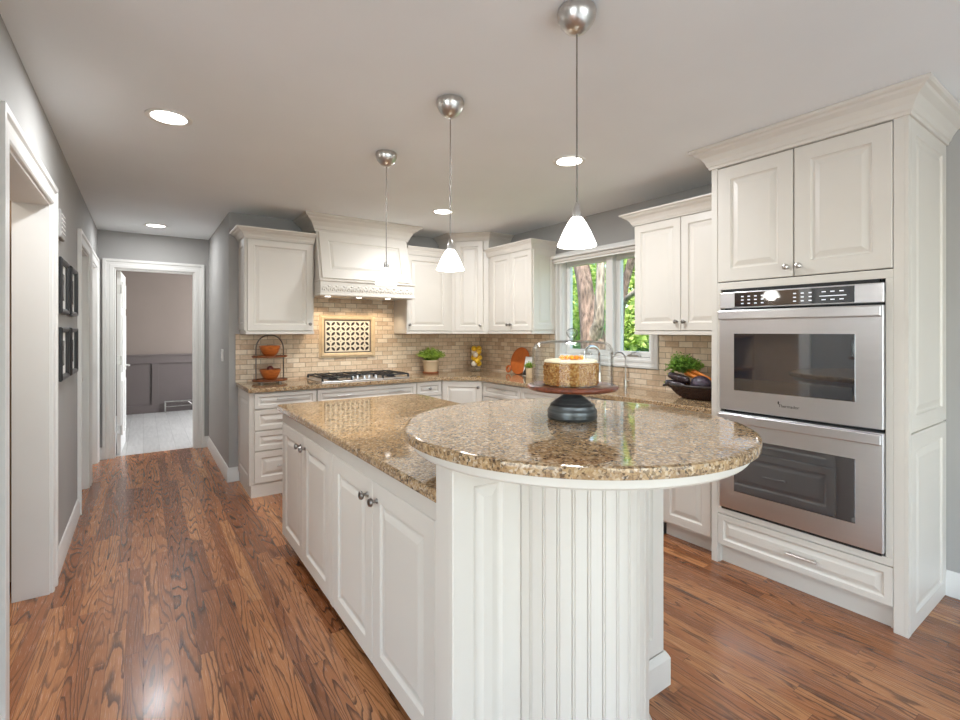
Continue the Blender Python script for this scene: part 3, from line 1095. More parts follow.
# ---- backsplash
o = MB().box(0.70, YW - 0.012, 0.914, 3.456, YW - 0.001, 1.362).box(1.30, YW - 0.012, 1.362, 2.29, YW - 0.001, 1.75).build('backsplash', 'splash_x')
tag(o, 'tan tumbled stone brick backsplash on the cooktop wall', 'backsplash', 'stone brick backsplashes')
o = MB().box(XW - 0.012, 1.594, 0.914, XW - 0.001, 3.6, 1.068).box(XW - 0.012, 3.597, 0.914, XW - 0.001, YW - 0.013, 1.362).box(XW - 0.012, 1.594, 1.068, XW - 0.001, 2.392, 1.362).build('backsplash', 'splash_y')
tag(o, 'tan stone brick backsplash on the window wall', 'backsplash', 'stone brick backsplashes')

# ---- framed medallion tile over the cooktop
t = thing('tile_medallion', 'framed decorative tile panel with dark petal lattice over the cooktop', 'tile panel', (1.763, YW - 0.012, 1.335))
HW, HH = 0.30, 0.222
fr = [(0, 0), (0, 0.012), (0.012, 0.022), (0.03, 0.022), (0.036, 0.012), (0.05, 0.012), (0.05, 0)]
MB().sweep([(-HW + 0.05, -HH + 0.05), (-HW + 0.05, HH - 0.05), (HW - 0.05, HH - 0.05), (HW - 0.05, -HH + 0.05)], fr, lambda a, z, h: (a, -h, z), sgn=-1, closed=True).build('stone_frame', 'stonetrim', t, bevel=0.0015)
MB().box(-HW + 0.05, -0.006, -HH + 0.05, HW - 0.05, 0, HH - 0.05).build('field_tile', 'tilecream', t)
bd = MB()
a, b = HW - 0.052, HH - 0.052
bd.box(-a, -0.009, -b, a, -0.006, -b + 0.009).box(-a, -0.009, b - 0.009, a, -0.006, b).box(-a, -0.009, -b + 0.009, -a + 0.009, -0.006, b - 0.009).box(a - 0.009, -0.009, -b + 0.009, a, -0.006, b - 0.009)
bd.build('dark_border', 'tilebrown', t)
NX, NZ = 9, 6
cw = 2 * (a - 0.014) / NX
chh = 2 * (b - 0.014) / NZ
pt = MB()
for i in range(NX):
    for j in range(NZ):
        cx, cz = -a + 0.014 + (i + 0.5) * cw, -b + 0.014 + (j + 0.5) * chh
        s = 1 if (i + j) % 2 == 0 else -1
        L = 0.74 * math.hypot(cw, chh)
        ang = math.atan2(chh, cw) * s
        pts = []
        n = 7
        for side in (1, -1):
            for k in range(n):
                f = k / n * side if side == 1 else (1 - k / n)
                q = (f - 0.5) if side == 1 else (f - 0.5)
                wv = 0.24 * L * (1 - (2 * q) ** 2) * side
                pts.append((cx + math.cos(ang) * q * 2 * L * 0.5 * 1.0 - math.sin(ang) * wv, cz + math.sin(ang) * q * 2 * L * 0.5 + math.cos(ang) * wv))
        nn = len(pts)
        pt.add([(x, -0.0072, z) for x, z in pts] + [(x, -0.0055, z) for x, z in pts], [tuple(range(nn)), tuple(range(2 * nn - 1, nn - 1, -1))] + [(k, (k + 1) % nn, nn + (k + 1) % nn, nn + k) for k in range(nn)])
for i in range(NX + 1):
    for j in range(NZ + 1):
        pass
for i in range(NX - 1):
    for j in range(NZ - 1):
        if (i + j) % 2 == 0:
            continue
        x, z = -a + 0.014 + (i + 1) * cw, -b + 0.014 + (j + 1) * chh
        pt.box(x - 0.004, -0.0068, z - 0.004, x + 0.004, -0.0055, z + 0.004)
pt.build('petal_inlay', 'tilebrown', t)

# ---- wall cabinets, cooktop wall
UG = 'cream wall cabinets'


def upper(label, loc, rz, w, doors, z0=1.36, z1=2.205, rail=0.03, ctop=2.295, cout=0.085, cpath=None, d=UY, lp=False, rp=False):
    t = thing('wall_cabinet', label, 'cabinet', loc, rz, UG)
    MB().box(0, d, z0 + rail, w, -0.002, z1 + 0.005).build('body', 'paint', t)
    MB().box(0, d - 0.02, z0, w, d + 0.0, z0 + rail - 0.003).box(0, d, z0, 0.018, -0.014, z0 + rail).box(w - 0.018, d, z0, w, -0.014, z0 + rail).build('light_rail', 'paint', t, bevel=0.003)
    for x0, x1, kx in doors:
        door(t, x0, z0 + rail, x1, z1, d, kx, z0 + rail + 0.065)
    if lp: side_panel(t, d, -0.01, z0 + rail + 0.01, z1, 0, -1, 0.06)
    if rp: side_panel(t, d, -0.01, z0 + rail + 0.01, z1, w, 1, 0.06)
    if cpath: crown(t, cpath, z1, cout, ctop - z1)
    return t


D_ = UY - 0.02
upper('cream wall cabinet with one door left of the range hood', (0.735, YW, 0), 0, 0.59, [(0.012, 0.578, 0.548)], cpath=[(0, -0.004), (0, D_), (0.588, D_)], lp=True)
upper('cream wall cabinet with one door right of the range hood', (2.288, YW, 0), 0, 0.572, [(0.0, 0.515, 0.03)], cpath=[(0, D_), (0.572, D_)], lp=False, cout=0.03)
# diagonal corner wall cabinet
t = thing('wall_cabinet', 'tall diagonal corner wall cabinet reaching the ceiling', 'cabinet', (3.1, 4.6, 0), 0, UG)
pl = [(2.862, 4.65), (3.16, 4.352), (XW - 0.003, 4.352), (XW - 0.003, YW - 0.014), (2.862, YW - 0.014)]
MB().prism([(x - 3.1, y - 4.6) for x, y in pl], 1.39, 2.40).build('body', 'paint', t)
rp_ = [(2.864, 4.628), (2.866, 4.628), (3.138, 4.356), (3.16, 4.356), (3.16, 4.38), (2.89, 4.65), (2.864, 4.65)]
MB().prism([(x - 3.1, y - 4.6) for x, y in rp_], 1.36, 1.388).build('light_rail', 'paint', t)
DL = math.hypot(3.16 - 2.862, 4.65 - 4.352)
d_ = MB().panel(0.045, 1.39, DL - 0.06, 2.395, 0, 0.02, 0.055).build('door', 'paint', t, loc=(2.862 - 3.1, 4.65 - 4.6, 0), rot=(0, 0, R(-45)))
knob(d_, DL - 0.09, -0.02, 1.455)
crown(t, [(2.862 - 3.1, YW - 0.016 - 4.6), (2.862 - 3.1, 4.65 - 4.6), (3.16 - 3.1, 4.352 - 4.6), (XW - 0.005 - 3.1, 4.352 - 4.6)], 2.40, 0.075, ZC - 0.001 - 2.40)
# right wall
upper('cream two-door wall cabinet with a panelled end, beyond the window', (XW, 4.348, 0), RR, 0.744, [(0.06, 0.402, 0.375), (0.402, 0.744, 0.43)], cpath=[(0.0, D_), (0.744, D_), (0.744, -0.004)], rp=True, cout=0.05)
upper('cream wall cabinet with two doors between the window and the oven tower', (XW, 2.39, 0), RR, 0.797, [(0.0, 0.395, 0.365), (0.395, 0.79, 0.425)], cpath=[(0, -0.004), (0, D_), (0.797, D_)], lp=True)

# ---- range hood
t = thing('range_hood', 'cream painted range hood with sloping panelled front and carved band', 'range hood', (1.808, YW, 0))
hx0, hx1 = -0.472, 0.472
yb, yt = -0.47, -0.34
zb, zt = 1.87, 2.34
m = MB()
m.add([(hx0, -0.016, zb), (hx1, -0.016, zb), (hx1, yb, zb), (hx0, yb, zb), (hx0, -0.016, ZC - 0.002), (hx1, -0.016, ZC - 0.002), (hx1, yt, zt), (hx0, yt, zt), (hx1, yt, ZC - 0.002), (hx0, yt, ZC - 0.002)],
      [(0, 1, 2, 3), (3, 2, 6, 7), (7, 6, 8, 9), (9, 8, 5, 4), (0, 3, 7, 9, 4), (1, 5, 8, 6, 2), (0, 4, 5, 1)])
m.build('body', 'paint', t)
# raised frame and field on the slope
sl = math.atan2(yt - yb, zt - zb)
LN = math.hypot(yt - yb, zt - zb)
MB().panel(0.02, 0.01, hx1 - hx0 - 0.02, LN - 0.012, 0.0, 0.016, 0.085, 0.022, 0.011).build('front_panel', 'paint', t, loc=(hx0, yb, zb), rot=(-sl, 0, 0))
crown(t, [(hx0, -0.02), (hx0, yt), (hx1, yt), (hx1, -0.02)], zt - 0.01, 0.125, ZC - 0.002 - zt + 0.01)
m = MB().box(hx0 - 0.006, -0.508, 1.735, hx1 + 0.006, -0.016, zb - 0.012)
m.build('band', 'paint', t, bevel=0.003)
bp = [(0, 0), (0.006, 0), (0.012, 0.006), (0.012, 0.016), (0.0, 0.022)]
for nm, z in (('band_lip', 1.717), ('band_cap', zb - 0.022)):
    MB().sweep([(hx0 - 0.002, -0.345), (hx0 - 0.002, -0.508), (hx1 + 0.002, -0.508), (hx1 + 0.002, -0.345)], [(o, z + q) for o, q in bp] + [(-0.04, z + 0.022), (-0.04, z)], xy).build(nm, 'paint', t)
cv = MB()
nn = 13
for i in range(nn):
    cx = hx0 + (i + 0.5) * (hx1 - hx0) / nn
    for k in range(5):
        a = PI * (0.1 + 0.2 * k)
        cv.sphere((cx + 0.021 * math.cos(a), -0.509, 1.775 + 0.021 * math.sin(a)), 0.011, 8, 6, (1.0, 0.55, 1.5))
    cv.sphere((cx, -0.509, 1.772), 0.010, 8, 6, (1, 0.7, 1))
    x2 = cx + (hx1 - hx0) / nn / 2
    if i < nn - 1:
        cv.sphere((x2, -0.509, 1.808), 0.009, 8, 6, (1.5, 0.6, 1))
        cv.sphere((x2, -0.509, 1.772), 0.009, 8, 6, (0.7, 0.6, 2.0))
cv.build('carved_relief', 'paint', t, smooth=60)
m = MB().box(hx0 + 0.03, -0.48, 1.722, hx1 - 0.03, -0.05, 1.736)
m.build('vent_insert', 'steel', t)
for x in (-0.354, -0.044, 0.266):
    MB().lathe([(0, 0), (0.026, 0), (0.026, 0.0015), (0, 0.0015)], (x, -0.33 + 0.0, 1.7205), 20).build('hood_light', 'lens', t)

# ---- cooktop
t = thing('cooktop', 'stainless gas cooktop with black cast iron grates set into the granite', 'cooktop', (1.777, 4.672, 0.914))
MB().box(-0.4425, -0.255, 0.0, 0.4425, 0.255, 0.012).build('tray', 'steel', t, bevel=0.004)
for x, y, r in ((-0.295, 0.11, 0.045), (-0.295, -0.11, 0.04), (0, 0.1, 0.055), (0.295, 0.11, 0.045), (0.295, -0.11, 0.04)):
    MB().lathe([(0, 0.012), (r * 1.35, 0.012), (r * 1.35, 0.016), (r, 0.019), (r, 0.028), (r * 0.85, 0.032), (0, 0.032)], (x, y, 0), 24).build('burner', 'iron', t, smooth=40)
for gx in (-0.295, 0.0, 0.295):
    g = MB()
    hw = 0.138
    y0, y1 = (-0.235, 0.24) if gx else (-0.05, 0.24)
    for y in (y0, y1):
        g.box(gx - hw, y - 0.006, 0.036, gx + hw, y + 0.006, 0.05)
    for x in (-hw, 0, hw):
        g.box(gx + x - 0.006, y0, 0.036, gx + x + 0.006, y1, 0.05)
    for x in (-0.07, 0.07):
        g.box(gx + x - 0.005, y0, 0.04, gx + x + 0.005, y1, 0.054)
    if gx:
        g.box(gx - hw, -0.006, 0.036, gx + hw, 0.006, 0.05)
    for x in (-hw, hw):
        for y in (y0, y1):
            g.box(gx + x - 0.008, y - 0.008, 0.012, gx + x + 0.008, y + 0.008, 0.038)
    g.build('grate', 'iron', t, bevel=0.002)
for i in range(5):
    MB().lathe([(0, 0.012), (0.02, 0.012), (0.02, 0.016), (0.016, 0.018), (0.014, 0.04), (0.0, 0.042)], (-0.12 + i * 0.06, -0.15 + 0.03 * (i % 2), 0), 18).build('control_knob', 'steel', t, smooth=40)

# ------------------------------------------------------------------ oven tower
OW = 0.906
t = thing('oven_cabinet', 'tall cream oven tower cabinet with crown moulding at the right', 'cabinet', (XW, 1.591, 0), RR)
OF = -(XW - 2.847)          # carcass front
m = MB()
# carcass as shell: sides, top, bottom, back, leaving the oven bay open in front
m.box(0, OF, 0.0, 0.04, -0.002, 2.37).box(OW - 0.06, OF + 0.02, 0.0, OW, -0.002, 2.37)
m.box(0.04, OF, 1.64, OW - 0.06, -0.002, 2.37).box(0.04, OF, 0.1, OW - 0.06, -0.002, 0.325).box(0.04, -0.06, 0.325, OW - 0.06, -0.002, 1.64)
m.build('body', 'paint', t)
fr_ = MB().box(0, OF - 0.02, 0.0, 0.037, OF, 2.37).box(OW - 0.041, OF - 0.02, 0.0, OW, OF + 0.02, 2.37).box(0.037, OF - 0.02, 2.36, OW - 0.041, OF, 2.37)
fr_.box(0.037, OF - 0.02, 1.632, OW - 0.041, OF, 1.674).box(0.037, OF - 0.02, 0.3, OW - 0.041, OF, 0.338)
fr_.box(0.037, OF - 0.02, 0.338, 0.058, OF, 1.632).box(OW - 0.07, OF - 0.02, 0.338, OW - 0.041, OF, 1.632)
fr_.build('face_frame', 'paint', t, bevel=0.002)
MB().box(0.04, OF + 0.03, 0.0, OW - 0.06, OF + 0.06, 0.1).build('toe_kick', 'paint', t)
mid = 0.037 + (OW - 0.078) / 2
MB().box(0.037, OF - 0.002, 1.674, OW - 0.041, OF + 0.001, 2.36).build('painted_gap_shade', 'black', t)  # black sheet behind the doors, painting the shade of their gaps
door(t, 0.037, 1.676, mid, 2.358, OF - 0.002, mid - 0.03, 1.73, stile=0.075, gap=0.003, t=0.02, mat='nickel')
door(t, mid, 1.676, OW - 0.041, 2.358, OF - 0.002, mid + 0.03, 1.73, stile=0.075, gap=0.003, t=0.02, mat='nickel')
door(t, 0.037, 0.112, OW - 0.041, 0.298, OF + 0.0, OW / 2 + 0.04, 0.205, 'drawer', 0.032, hw='pull', L=0.15, field=0.02)
# panelled side facing the camera
DP = -OF - 0.02
mS = MB().panel(0.0, 0.92, DP, 2.372, 0.0, 0.013, 0.075, 0.03, 0.01).build('side_panel', 'paint', t, loc=(OW, OF + 0.02, 0), rot=(0, 0, R(90)))
mS = MB().panel(0.0, 0.0, DP, 0.912, 0.0, 0.013, 0.075, 0.03, 0.01).build('side_panel', 'paint', t, loc=(OW, OF + 0.02, 0), rot=(0, 0, R(90)))
MB().box(OW + 0.0002, OF - 0.02, 0, OW + 0.013, OF + 0.02, 2.37).build('corner_strip', 'paint', t)
crown(t, [(0, -0.004), (0, OF - 0.02), (OW + 0.013, OF - 0.02), (OW + 0.013, -0.004)], 2.362, 0.095, ZC - 0.002 - 2.362)

t = thing('double_oven', 'stainless double wall oven with dark glass doors', 'oven', (XW, 1.591, 0), RR)
ox0, ox1 = 0.06, 0.835
of = OF - 0.022
MB().box(ox0 + 0.01, OF + 0.001, 0.345, ox1 - 0.01, -0.08, 1.625).build('chassis', 'iron', t)
pn = MB().box(ox0, of - 0.012, 1.52, ox1, OF + 0.0, 1.614).build('control_panel', 'steel', t, bevel=0.004)
MB().box(0.148, of - 0.0145, 1.527, 0.723, of - 0.011, 1.607).build('touch_glass', 'ovenglass', pn)
mk = MB()
for gx, n in ((0.185, 4), (0.455, 3)):
    for i in range(n):
        for j in range(3):
            mk.box(gx + i * 0.036, of - 0.0152, 1.542 + j * 0.02, gx + i * 0.036 + 0.014, of - 0.0144, 1.548 + j * 0.02)
for i in range(3):
    for j in range(2):
        mk.box(0.585 + i * 0.038, of - 0.0152, 1.543 + j * 0.04, 0.603 + i * 0.038, of - 0.0144, 1.548 + j * 0.04)
mk.box(0.575, of - 0.0152, 1.562, 0.69, of - 0.0144, 1.566)
# seven-segment style clock 1 2 : 0 0 in the middle of the touch panel
def seg(x, z, on):
    s, h = 0.008, 0.010
    R_ = {'a': (x, z + 2 * h, x + s, z + 2 * h + 0.0015), 'g': (x, z + h, x + s, z + h + 0.0015), 'd': (x, z, x + s, z + 0.0015),
          'f': (x, z + h, x + 0.0015, z + 2 * h), 'e': (x, z, x + 0.0015, z + h), 'b': (x + s - 0.0015, z + h, x + s, z + 2 * h), 'c': (x + s - 0.0015, z, x + s, z + h)}
    for q in on:
        a, b, c, d = R_[q]
        mk.box(a, of - 0.0152, b, c, of - 0.0144, d)
mk.build('touch_markings', 'display', pn)
MB().box(ox0 + 0.03, of + 0.0, 1.6145, ox1 - 0.02, OF + 0.0, 1.632).build('vent_slot', 'black', t)
for nm, z0, z1, g0, g1 in (('oven_door', 0.928, 1.51, 1.046, 1.373), ('oven_door', 0.352, 0.912, 0.461, 0.772)):
    d_ = MB().box(ox0, of - 0.02, z0, ox1, OF + 0.0, z1).build(nm, 'steel', t, bevel=0.004)
    MB().box(0.148, of - 0.0225, g0, 0.727, of - 0.019, g1).build('window', 'ovenglass', d_, bevel=0.001)
    # broad flat handle rail along the top edge
    h = MB().box(ox0 + 0.002, of - 0.046, z1 - 0.055, ox1 - 0.002, of - 0.034, z1 - 0.004)
    for x in (ox0 + 0.02, ox1 - 0.05):
        h.box(x, of - 0.040, z1 - 0.045, x + 0.03, of - 0.018, z1 - 0.015)
    h.build('handle', 'steel', d_, bevel=0.005)
    if z0 > 0.9:
        tx = bpy.data.curves.new('logo', 'FONT')
        tx.body = 'Thermador'
        tx.size = 0.022
        tx.extrude = 0.0005
        tx.align_x = 'CENTER'
        tmp = bpy.data.objects.new('logo', tx)
        COL.objects.link(tmp)
        bpy.context.view_layer.update()
        me = bpy.data.meshes.new_from_object(tmp.evaluated_get(bpy.context.evaluated_depsgraph_get()))
        bpy.data.objects.remove(tmp)
        bpy.data.curves.remove(tx)
        me.name = 'logo_lettering'
        me.materials.clear()
        me.materials.append(M['iron'])
        tt = bpy.data.objects.new('logo_lettering', me)
        COL.objects.link(tt)
        tt.parent = d_
        tt.location = (0.435, of - 0.0205, 0.978)
        tt.rotation_euler = (R(90), 0, 0)
        MB().sphere((0.385, of - 0.0203, 1.001), 0.006, 10, 8, (0.6, 0.12, 1.3)).build('logo_flame', 'iron', d_)
MB().box(ox0 + 0.01, of - 0.01, 0.338, ox1 - 0.01, OF, 0.352).build('bottom_trim', 'black', t)

# ------------------------------------------------------------------ island
t = thing('kitchen_island', 'cream kitchen island with panelled doors and a raised beadboard bar end', 'kitchen island', (1.19, 1.15, 0))
IX, IY = 1.19, 1.15
bx0, bx1 = 0.755 - IX, 1.655 - IX
by0, by1 = 1.232 - IY, 3.27 - IY
MB().box(bx0, by0, 0.08, bx1, by1, CT).build('body', 'paint', t)
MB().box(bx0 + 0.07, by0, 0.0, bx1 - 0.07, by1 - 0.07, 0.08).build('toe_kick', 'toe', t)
# doors on the hall-facing (-X) long side; local x of the door panels runs towards the camera
fl = MB().box(0, -0.02, 0.805, by1 - by0, 0, CT - 0.002).build('top_rail', 'paint', t, loc=(bx0, by1, 0), rot=(0, 0, RR))
yy0 = 3.27
for a, b, kx in ((3.26, 2.79, 0.43), (2.785, 2.31, 0.045), (2.265, 1.79, 0.43), (1.785, 1.296, 0.045)):
    W_ = a - b
    dd = MB().panel(0, 0.082, W_, 0.802, 0, 0.02, 0.07, 0.03).build('door', 'paint', t, loc=(bx0, a - IY, 0), rot=(0, 0, RR))
    knob(dd, kx, -0.02, 0.735, s=1.15)
st = MB()
for a, b in ((3.27, 3.262), (2.309, 2.266), (1.295, 1.233)):
    st.box(bx0 - 0.02, b - IY, 0.08, bx0 - 0.0005, a - IY, 0.804)
st.build('stile', 'paint', t)
# drawers and doors on the window-facing long side
for a, b in ((1.33, 2.08), (2.09, 2.67), (2.68, 3.26)):
    W_ = b - a
    for z0, z1 in (((0.10, 0.43), (0.435, 0.70), (0.705, 0.862)) if b < 2.1 else ((0.10, 0.70), (0.705, 0.862))):
        hi = z1 > 0.8 or b < 2.1
        dd = MB().panel(0, z0, W_, z1, 0, 0.02, 0.05 if z1 - z0 > 0.2 else 0.035, 0.028).build('drawer' if hi else 'door', 'paint', t, loc=(bx1, a - IY, 0), rot=(0, 0, R(90)))
        if hi: pull(dd, W_ / 2, -0.02, (z0 + z1) / 2, 0.16)
        else: knob(dd, W_ - 0.05, -0.02, 0.62)
# raised bar wall
wx0, wx1 = 0.702 - IX, 1.678 - IX
m = MB().box(wx0, 0.0, 0.0, wx1, 0.08, 1.012)
m.build('bar_wall', 'paint', t, bevel=0.003)
for a, b in ((wx0 + 0.0, -0.24), (0.24, wx1)):
    MB().panel(a + 0.001, 0.13, b, 1.012, 0.0, 0.012, 0.07, 0.022, 0.009).build('bar_panel', 'paint', t)
    m = MB().sweep([(a - 0.0, 0.078), (a, -0.012), (b + 0.004, -0.012)] if a < 0 else [(a, -0.012), (b, -0.012), (b, 0.078)], [(0, 0), (0.018, 0), (0.018, 0.105), (0.012, 0.118), (0.004, 0.13), (0, 0.13)], xy)
    m.build('plinth', 'paint', t)
# half-round beadboard drum
m = MB()
rad, nb = 0.24, 17
poly = []
for k in range(nb):
    for f, rr in ((0.0, 0.0), (0.05, -0.005), (0.09, -0.0005), (0.16, 0.0), (0.22, -0.0035), (0.27, 0.0), (0.5, 0.0), (0.75, 0.0), (0.94, 0.0)):
        a = PI + PI * (k + f) / nb
        poly.append(((rad + rr) * math.cos(a), (rad + rr) * math.sin(a)))
poly.append((rad, 0.0))
m.prism(poly, 0.0, 1.012).build('beadboard_drum', 'paint', t)
pp = [(rad * math.cos(PI + PI * k / 40), rad * math.sin(PI + PI * k / 40)) for k in range(41)]
MB().sweep(pp, [(0, 0), (0.018, 0), (0.018, 0.09), (0.01, 0.105), (0, 0.11)], xy, sgn=-1 if False else 1).build('drum_plinth', 'paint', t, smooth=30)
# round sub-top
CXL, CYL = 0.023, 0.036
MB().lathe([(0, 1.012), (0.53, 1.012), (0.54, 1.012), (0.545, 1.018), (0.545, 1.042), (0.53, 1.042), (0, 1.042)], (CXL, CYL, 0), 96).build('sub_top', 'paint', t, smooth=30)

o = None
cx_, cy_ = 1.213, 1.186
prof = [(0, 1.043), (0.555, 1.043), (0.564, 1.043), (0.571, 1.046), (0.572, 1.052), (0.572, 1.066), (0.571, 1.072), (0.564, 1.075), (0.556, 1.075), (0.4, 1.075), (0, 1.075)]
o = MB().lathe([(r, z - 1.043) for r, z in prof], n=128).build('bar_top', 'granite', None, smooth=40, loc=(cx_, cy_, 1.043))
tag(o, 'round raised granite bar top at the near end of the island', 'countertop')
ol = [(0.705, 1.235), (1.712, 1.235), (1.712, 3.18), (1.705, 3.23), (1.685, 3.265), (1.65, 3.29), (1.6, 3.30), (0.73, 3.30), (0.712, 3.295), (0.705, 3.28)]
o = MB().prism([(x - 1.2, y - 2.27) for x, y in ol], 0, 0.914 - CT).build('countertop', 'granite', None, bevel=0.009, loc=(1.2, 2.27, CT), seg=3)
tag(o, 'granite countertop on the lower long part of the island', 'countertop')

# ------------------------------------------------------------------ pendants and ceiling lights
labs = ['brushed nickel pendant with white glass shade nearest the camera, above the round bar',
        'brushed nickel pendant with white glass shade, the middle one of the row over the island',
        'brushed nickel pendant with white glass shade, the one in front of the range hood']
t = thing('pendant_light', labs[0], 'pendant light', (1.215, 1.16, ZC), 0, 'pendant lights over the island')
MB().lathe([(0, 0), (0.062, 0), (0.066, -0.012), (0.064, -0.03), (0.055, -0.05), (0.038, -0.07), (0.018, -0.082), (0, -0.085)], n=32).build('canopy', 'nickel', t, smooth=50)
MB().tube([(0, 0, -0.083), (0, 0, -0.68)], 0.0028, 8).build('cord', 'pewter', t, smooth=50)
MB().lathe([(0, -0.655), (0.005, -0.66), (0.011, -0.675), (0.015, -0.69), (0.016, -0.715), (0.012, -0.718), (0, -0.716)], n=20).build('lamp_holder', 'nickel', t, smooth=50)
MB().lathe([(0.013, -0.708), (0.02, -0.712), (0.032, -0.73), (0.045, -0.755), (0.057, -0.782), (0.067, -0.806), (0.065, -0.808), (0.055, -0.782), (0.042, -0.755), (0.029, -0.732), (0.018, -0.716), (0.012, -0.712)], n=36).build('lamp_shade', 'shadeglass', t, smooth=60)
for i, (x, y) in enumerate(((1.215, 1.16), (1.198, 1.96), (1.228, 2.765))):
    if i:
        c = copy_tree(t)
        c.location = (x, y, ZC)
        c['label'] = labs[i]
    lamp('pendant_bulb', 'POINT', (x, y, ZC - 0.80), 1.2, (1.0, 0.95, 0.88), shadow_soft_size=0.03)
cl = [((0.108, 2.94), 'round recessed ceiling light over the floor at the left of the island'), ((0.108, 6.02), 'round recessed ceiling light near the door at the end of the hall'),
      ((2.251, 2.215), 'round recessed ceiling light seen just left of the near pendant cord'), ((2.25, 3.81), 'round recessed ceiling light seen just above the middle pendant')]
t = thing('ceiling_light', cl[0][1], 'ceiling light', (*cl[0][0], ZC), 0, 'recessed ceiling lights')
MB().lathe([(0.082, -0.0005), (0.105, -0.0005), (0.103, -0.006), (0.09, -0.008), (0.08, -0.004)], n=40).build('trim_ring', 'whitepanel', t, smooth=40)
MB().lathe([(0, -0.003), (0.082, -0.003), (0.082, -0.001), (0, -0.001)], n=40).build('lens', 'lens', t)
for i, ((x, y), lab) in enumerate(cl):
    if i:
        c = copy_tree(t)
        c.location = (x, y, ZC)
        c['label'] = lab
    lamp('ceiling_bulb', 'AREA', (x, y, ZC - 0.012), 7.5 if y > 5 else 14.5, (0.94, 0.97, 1.0), shape='DISK', size=0.15)
for x in (1.454, 1.764, 2.074):
    lamp('hood_bulb', 'SPOT', (x, 4.63, 1.70), 5, (1.0, 0.82, 0.6), (R(28), 0, 0), spot_size=R(100), spot_blend=0.6, shadow_soft_size=0.02)

# ------------------------------------------------------------------ cake under a glass dome
cp = Vector((1.252, 1.218, 1.075))
t = thing('cake_stand', 'wooden cake stand with dark bulbous pedestal on the round bar', 'cake stand', cp)
MB().lathe([(0, 0), (0.080, 0), (0.086, 0.004), (0.088, 0.012), (0.086, 0.02), (0.088, 0.026), (0.085, 0.036), (0.078, 0.046), (0.079, 0.051), (0.066, 0.062), (0.048, 0.074), (0.034, 0.083), (0.029, 0.089), (0.031, 0.093), (0.028, 0.099), (0.03, 0.104), (0, 0.104)], n=48).build('pedestal', 'pedestal', t, smooth=50)
MB().lathe([(0, 0.104), (0.148, 0.104), (0.156, 0.107), (0.160, 0.113), (0.158, 0.120), (0.151, 0.123), (0.148, 0.121), (0, 0.121)], n=64).build('plate', 'platewood', t, smooth=40)
z = 1.075 + 0.122
t = thing('cake', 'carrot cake coated in chopped nuts under the glass dome', 'cake', (1.248, 1.221, z))
n_, r_ = 72, 0.094
m = MB().lathe([(0, 0), (0.09, 0), (r_, 0.004), (r_ + 0.001, 0.02), (r_, 0.04), (r_ + 0.001, 0.06), (r_ - 0.001, 0.076), (0.088, 0.0785), (0, 0.0785)], n=n_)
m.build('nut_coated_side', 'nuts', t, smooth=60)
rg = random.Random(5)
ch = MB()
for i in range(700):
    a, zz = rg.uniform(0, 2 * PI), rg.uniform(0.003, 0.077)
    ch.sphere(((r_ + 0.0005) * math.cos(a), (r_ + 0.0005) * math.sin(a), zz), rg.uniform(0.0018, 0.0036), 6, 4, (rg.uniform(0.7, 1.3), rg.uniform(0.7, 1.3), rg.uniform(0.7, 1.3)))
o = ch.build('nut_pieces', 'nuts', t)
o['kind'] = 'stuff'
MB().lathe([(0, 0.0785), (0.089, 0.0785), (0.094, 0.081), (0.092, 0.087), (0.08, 0.089), (0, 0.088)], n=n_).build('frosting', 'cream', t, smooth=60)
for k in range(5):
    x = -0.034 + k * 0.017
    # small icing carrots across the top
    e = R(-YAW)
    px_, py_ = x * math.cos(e), x * math.sin(e)
    a = e + R(90)
    dx, dy = math.cos(a), math.sin(a)
    MB().tube([(px_ - dx * 0.03, py_ - dy * 0.03, 0.096), (px_ - dx * 0.024, py_ - dy * 0.024, 0.097), (px_ + dx * 0.03, py_ + dy * 0.03, 0.0945)], [0.006, 0.0085, 0.004], 10).build('icing_carrot', 'orange', t, smooth=50)
t = thing('cake_dome', 'clear glass dome with a round knob covering the cake', 'glass dome', (1.252, 1.218, z + 0.0005))
outp = [(0.140, 0.0), (0.143, 0.002), (0.1415, 0.008), (0.1415, 0.11), (0.139, 0.128), (0.130, 0.143), (0.114, 0.151), (0.08, 0.155), (0.04, 0.157), (0, 0.158)]
inp = [(0, 0.154), (0.04, 0.153), (0.08, 0.151), (0.112, 0.147), (0.127, 0.139), (0.135, 0.126), (0.1375, 0.11), (0.1375, 0.008), (0.138, 0.0)]
MB().lathe(outp + inp + [outp[0]], n=72).build('bell', 'dome', t, smooth=50)
MB().lathe([(0, 0.158), (0.009, 0.158), (0.009, 0.164), (0.012, 0.167), (0.018, 0.174), (0.0205, 0.183), (0.018, 0.192), (0.010, 0.198), (0, 0.2)], n=28).build('dome_knob', 'knobglass', t, smooth=60)

